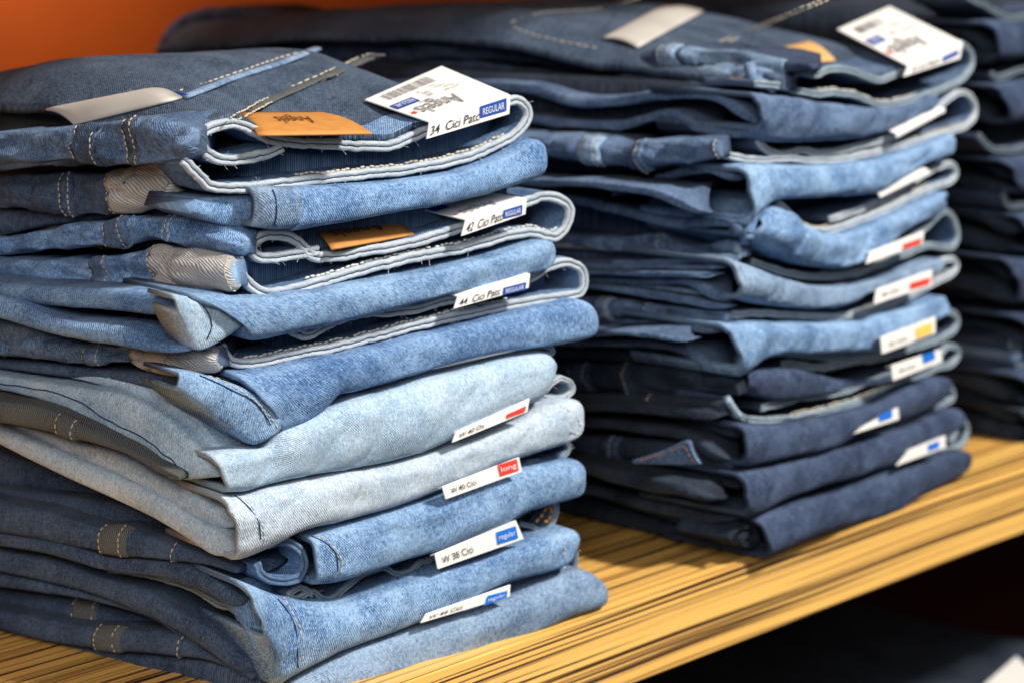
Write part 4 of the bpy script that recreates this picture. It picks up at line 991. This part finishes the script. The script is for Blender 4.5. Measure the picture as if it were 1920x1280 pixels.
# 8
w, g = J2((1395, 960), 'navy jeans with a stitched pocket corner sticking out, middle stack')
ribbon(w, 'waistband', '1560,818 1614,808 1664,799 1726,776 1773,757 1791,744 1783,724 1767,720 1751,738 1726,756 1689,761 1640,785', g, E['slate'], D['navy'], th=.0058, st=M_thread, st_side=1, st_rng=(.1, .5), seed=28, depth=.04)
b = band(w, 'leg_fold', 'F', '1370,881 1391,880 1469,865 1598,826 1695,797 1757,773 1785,765 1806,782', '1375,962 1391,968 1430,950 1469,932 1539,908 1586,896 1632,880 1676,866 1740,830 1790,804 1806,792', D['navy'], g, open_=True, depth=.07, seed=57, wr=.0018, endr=.015, off=.002)
strips(w, [('1160,862 1220,868 1273,872 1351,880 1384,886', '1160,876 1220,884 1273,892 1351,904 1382,930'), ('900,855 1080,860 1150,878 1225,890 1290,905 1340,935', '900,880 1080,882 1150,902 1225,920 1290,930 1325,950'), ('900,900 1100,905 1200,930 1290,950 1370,972', '900,925 1100,925 1200,952 1290,970 1370,982')], g, D['ink'], bulge=.008, wr=.0022)
b = band(w, 'waistband', 'S', '900,812 1070,815 1130,818 1200,822 1300,832 1375,860', '900,850 1070,850 1150,855 1200,862 1300,872 1375,880', D['ink'], g, seed=58, bulge=.007); patch(b, 1128, 1158, D['navy'], g, thread=M_thread, rows=(.5,))
b = band(w, 'pocket_corner', 'S', '1185,862 1240,845 1290,824 1300,845', '1190,868 1250,870 1312,870 1312,868', D['slate'], g, off=.016, bulge=.002, depth=.004, seed=59, wr=.0004)
stitch(b, '1200,862 1250,849 1285,834 1300,866', M_othread, g)
card(w, '1618,800 1684,763 1686,785 1602,812', 'second lowest tag of the middle stack, with a blue block', None, box='1648,778 1673,766 1673,782 1648,791', boxcol=M_bblue, blen=.02, off=.016, group=G2, slope=.2)
# 9
w, g = J2((1420, 1040), 'dark navy jeans lying on the wood, bottom of the middle stack')
ribbon(w, 'waistband', '1680,873 1740,855 1800,838 1816,812 1813,792 1800,790 1795,810 1785,830', g, E['slate'], D['navy'], th=TH2, seed=29, depth=.03)
b = band(w, 'leg_fold', 'F', '1405,968 1422,959 1469,944 1530,928 1586,912 1679,873 1730,860 1773,848 1805,843 1822,855', '1420,1042 1430,1040 1469,1022 1530,1000 1598,978 1664,957 1726,922 1789,891 1815,876 1823,868', D['navy'], g, open_=True, depth=.07, seed=60, wr=.0014, endr=.012, off=.003)
ribbon(w, 'coiled_leg_end', '1370,1012 1380,994 1398,986 1416,990 1423,1006 1414,1020 1397,1019 1394,1008 1404,1002', g, D['ink'], D['ink'], th=.0042, pl='F', off=.003, depth=.04, seed=31, edge_name='rolled_edge')
strips(w, [('900,880 1060,892 1200,932 1300,958 1400,985', '900,905 1060,915 1200,955 1300,985 1400,1005'), ('900,905 1060,918 1200,958 1300,988 1415,1012', '900,932 1050,957 1200,990 1300,1016 1420,1044')], g, D['ink'], bulge=.007, wr=.0018)
card(w, '1706,842 1773,815 1773,838 1681,872', 'lowest tag of the middle stack, white with blue block', None, box='1740,833 1761,825 1761,838 1741,845', boxcol=M_bblue, blen=.02, off=.016, group=G2, slope=.2)
LEG2 = ['1400,262 1480,264 1580,262 1640,250 1730,212 1765,195', '1375,424 1430,382 1461,372 1570,367 1632,361 1726,309 1790,280', '1385,470 1476,486 1539,502 1586,499 1623,481 1695,430 1776,388', '1365,575 1449,571 1500,577 1586,571 1632,547 1750,515 1778,505', '1370,700 1430,670 1508,665 1598,661 1640,654 1740,605 1780,580', '1375,745 1461,748 1539,738 1592,724 1680,712 1770,680', '1380,872 1430,866 1547,841 1607,812 1720,770 1780,738', '1385,968 1469,932 1539,908 1586,896 1676,866 1800,798', '1415,1044 1469,1022 1530,1000 1598,978 1664,957 1726,922 1815,876']
gs = [o for o in COL.objects if o.name.startswith('folded_jeans') and o.get('group') == 'folded jeans in the far middle stack']
for k, g in enumerate(gs):
    w = Wall(S2F0, S2FD, S2SD, (1400, 500))
    core(w, LEG2[k-1] if k else '1400,150 1500,160 1600,150 1780,120', LEG2[k], g, D['ink' if k > 4 or k == 0 else 'navy'], ln=.54, inset=.04, side=.03)

# ================================================================== dark stack at the right edge
S3F0, S3FD, S3SD = Vector((.7475, .0015, 0)), Vector((1, .03, 0)), Vector((0, 1, 0))
T3 = [ # label, fold top, fold bottom, side layers, waist edge, materials
 ('dark jeans, topmost in the stack at the right edge', '1838,40 1870,34 1910,40 2000,20 2120,-10', '1858,108 1880,112 1930,104 2000,90 2120,50', [('1740,38 1790,44 1830,52 1862,90', '1740,60 1790,66 1825,80 1858,112'), ('1740,80 1800,86 1850,104', '1740,108 1800,112 1850,125')], '1818,-4 1835,5 1851,13 1870,24 1890,33 1920,33 2000,15', 'navy', 'ink'),
 ('dark jeans, second from top in the stack at the right edge', '1850,158 1880,152 1920,148 2000,130 2120,95', '1872,232 1890,232 1930,222 2000,205 2120,165', [('1740,120 1800,130 1850,142 1874,160', '1740,150 1800,155 1845,170 1868,195'), ('1740,165 1800,178 1840,205 1865,228', '1740,200 1800,205 1835,225 1860,240')], '1862,140 1874,147 1895,140 1920,131 2000,112', 'navy', 'ink'),
 ('dark jeans, third from top in the stack at the right edge', '1862,296 1890,292 1940,286 2000,275 2120,240', '1895,360 1910,362 1940,355 2000,340 2120,300', [('1740,282 1800,286 1860,298 1905,330', '1740,300 1800,304 1850,315 1890,345'), ('1740,318 1800,325 1860,340 1900,352', '1740,340 1800,350 1860,362 1895,366')], '1838,255 1848,268 1864,280 1890,283 1920,279 2000,262', 'navy', 'ink'),
 ('dark jeans, fourth from top in the stack at the right edge', '1895,400 1920,396 1960,388 2000,380 2120,340', '1908,470 1925,472 1960,465 2000,455 2120,410', [('1740,378 1800,385 1860,398 1905,425', '1740,400 1800,405 1850,420 1895,448'), ('1740,410 1800,425 1850,440 1900,462', '1740,440 1800,455 1850,468 1900,474')], '1884,362 1888,376 1897,387 1920,385 2000,366', 'navy', 'ink'),
 ('dark jeans, fourth from bottom in the stack at the right edge', '1870,478 1900,482 1940,480 2000,465 2120,420', '1895,565 1915,566 1950,555 2000,540 2120,490', [('1740,472 1806,477 1860,478 1905,510', '1740,488 1806,492 1850,500 1895,535'), ('1740,510 1820,520 1865,530 1885,550', '1740,535 1820,545 1860,560 1885,575')], None, 'navy', 'ink'),
 ('dark jeans, third from bottom in the stack at the right edge', '1885,588 1910,588 1950,590 2000,580 2120,540', '1914,640 1930,645 1950,642 2000,630 2120,585', [('1740,580 1800,590 1850,600 1915,625', '1740,610 1800,615 1850,618 1915,640')], None, 'navy', 'ink'),
 ('dark jeans with lighter waistband, second from bottom in the right-edge stack', '1895,700 1915,690 1950,690 2000,680 2120,640', '1915,750 1925,755 1950,748 2000,735 2120,690', [('1740,625 1806,630 1850,636 1912,650', '1740,660 1806,666 1850,672 1912,684'), ('1740,690 1800,695 1850,705 1912,745', '1740,715 1800,720 1850,735 1905,756')], '1895,646 1908,650 1914,664 1912,684 1920,690 2000,670', 'navy', 'ink'),
 ('almost black jeans on the wood, bottom of the stack at the right edge', '1900,765 1915,762 1950,755 2000,742 2120,700', '1912,828 1925,828 1950,820 2000,802 2120,755', [('1740,725 1800,735 1850,750 1912,775', '1740,750 1800,758 1850,772 1912,798'), ('1740,755 1800,768 1850,782 1915,800', '1740,790 1800,802 1850,814 1915,828')], None, 'ink', 'ink')]
for k, (lab, ft, fb, sl, rb, m1, m2) in enumerate(T3):
    (cx, cy) = px_list(fb)[0]
    w = Wall(S3F0, S3FD, S3SD, (1908, cy))
    g = empty('folded_jeans', w.c.copy(), lab, 'jeans', 'dark folded jeans stacked at the right edge')
    band(w, 'leg_fold', 'F', ft, fb, D[m1], g, open_=True, depth=.06, seed=70+k, wr=.002, step=.004, K=16)
    for i, (a, c) in enumerate(sl): band(w, 'leg_layer' if not (k == 6 and i == 0) else 'waistband', 'S', a, c, D['slate' if k == 6 and i == 0 else m2], g, seed=80+k*3+i, wr=.002, bulge=.009, step=.004, K=16, snap=(k == 6))
    if rb: ribbon(w, 'waistband', rb, g, E['dim'], D['navy'], th=.006, seed=90+k, depth=.05, off=0)
    w = Wall(S3F0, S3FD, S3SD, (1908, 500))
    core(w, (T3[k-1][2] if k else '1880,25 1950,10 2120,-20'), fb, g, D['ink'], ln=.42, inset=.03, side=.02)

# ================================================================== below the shelf
def slab(name, x0, x1, y0, y1, z0, z1, m, g, seed):
    V = []; F = []; uvs = []; nx, ny = 24, 24; K = 8
    for i in range(nx+1):
        for j in range(ny+1):
            a, b = i/nx, j/ny; e = max(abs(2*a-1), abs(2*b-1)); 
            V.append(Vector((x0+(x1-x0)*a, y0+(y1-y0)*b, z1-.012*max(0, (e-.8)/.2)**2+.006*mn.noise(Vector((a*3, b*3, seed)))))); uvs.append((a*(x1-x0), b*(y1-y0)))
    o = len(V)
    for i in range(nx+1):
        for j in range(ny+1):
            p = V[i*(ny+1)+j].copy(); p.z = z0+.010*max(0, (max(abs(2*i/nx-1), abs(2*j/ny-1))-.8)/.2)**2; V.append(p); uvs.append((p.x, p.y))
    m_ = ny+1
    for s in (0, o):
        for i in range(nx):
            for j in range(ny): k = s+i*m_+j; F.append((k, k+m_, k+m_+1, k+1))
    for i in range(nx):
        for j in (0, ny): k = i*m_+j; F.append((k, k+m_, o+k+m_, o+k))
    for j in range(ny):
        for i in (0, nx): k = i*m_+j; F.append((k, k+1, o+k+1, o+k))
    return link(name, V, F, m, g, uvs, [0]*len(V))
box('shelf', -.6, 2.6, .02, .74, -.50, -.46, M_maroon, bev=.0012, label='dark lower shelf beneath the striped one', cat='shelf')  # board coloured dark so it sinks into the shade below
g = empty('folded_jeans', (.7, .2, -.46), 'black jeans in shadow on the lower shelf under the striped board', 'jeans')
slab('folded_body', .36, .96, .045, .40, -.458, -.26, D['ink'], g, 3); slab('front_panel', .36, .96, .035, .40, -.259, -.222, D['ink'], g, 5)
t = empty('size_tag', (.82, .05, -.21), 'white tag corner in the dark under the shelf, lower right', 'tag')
q = [hitz(x, y, -.205) for x, y in ((1845, 1282), (1906, 1229), (1990, 1310), (1930, 1380))]
V = [p+Vector((0, 0, d)) for d in (0, -.0012) for p in q]
link('card', V, [(0, 1, 2, 3), (7, 6, 5, 4), (0, 4, 5, 1), (1, 5, 6, 2), (2, 6, 7, 3), (3, 7, 4, 0)], M_card, t, smooth=False)

# ------------------------------------------------------------------ light
W = bpy.data.worlds.new('World'); S.world = W; W.use_nodes = True
bg = W.node_tree.nodes['Background']; bg.inputs[0].default_value = (.90, .93, 1.0, 1); bg.inputs[1].default_value = .15
def area(name, loc, target, size, power, col, sy=None):
    l = bpy.data.lights.new(name, 'AREA'); l.energy = power; l.color = col; l.size = size
    if sy: l.shape = 'RECTANGLE'; l.size_y = sy
    o = bpy.data.objects.new(name, l); COL.objects.link(o); o.location = loc
    d = Vector(target)-Vector(loc); o.rotation_euler = d.to_track_quat('-Z', 'Y').to_euler(); return o
area('shop_spotlight', (.75, -1.75, 2.1), (.2, 0, .15),   .30, 122, (1, .95, .88))
area('side_fill', (-1.5, -1.3, 1.2), (0, .1, .15), 1.0, 29, (1, .97, .93))  # added soft fill for the left side faces, no real fixture
area('wall_fill', (.36, .62, .49), (.36, .76, .36),   .28, 1.15, (1, .85, .7), .03)  # added lamp, unseen, makes the bright pool on the rear wall
S.render.engine = 'CYCLES'
S.view_settings.view_transform = 'Standard'; S.view_settings.look = 'None'; S.view_settings.exposure = 0; S.view_settings.gamma = 1
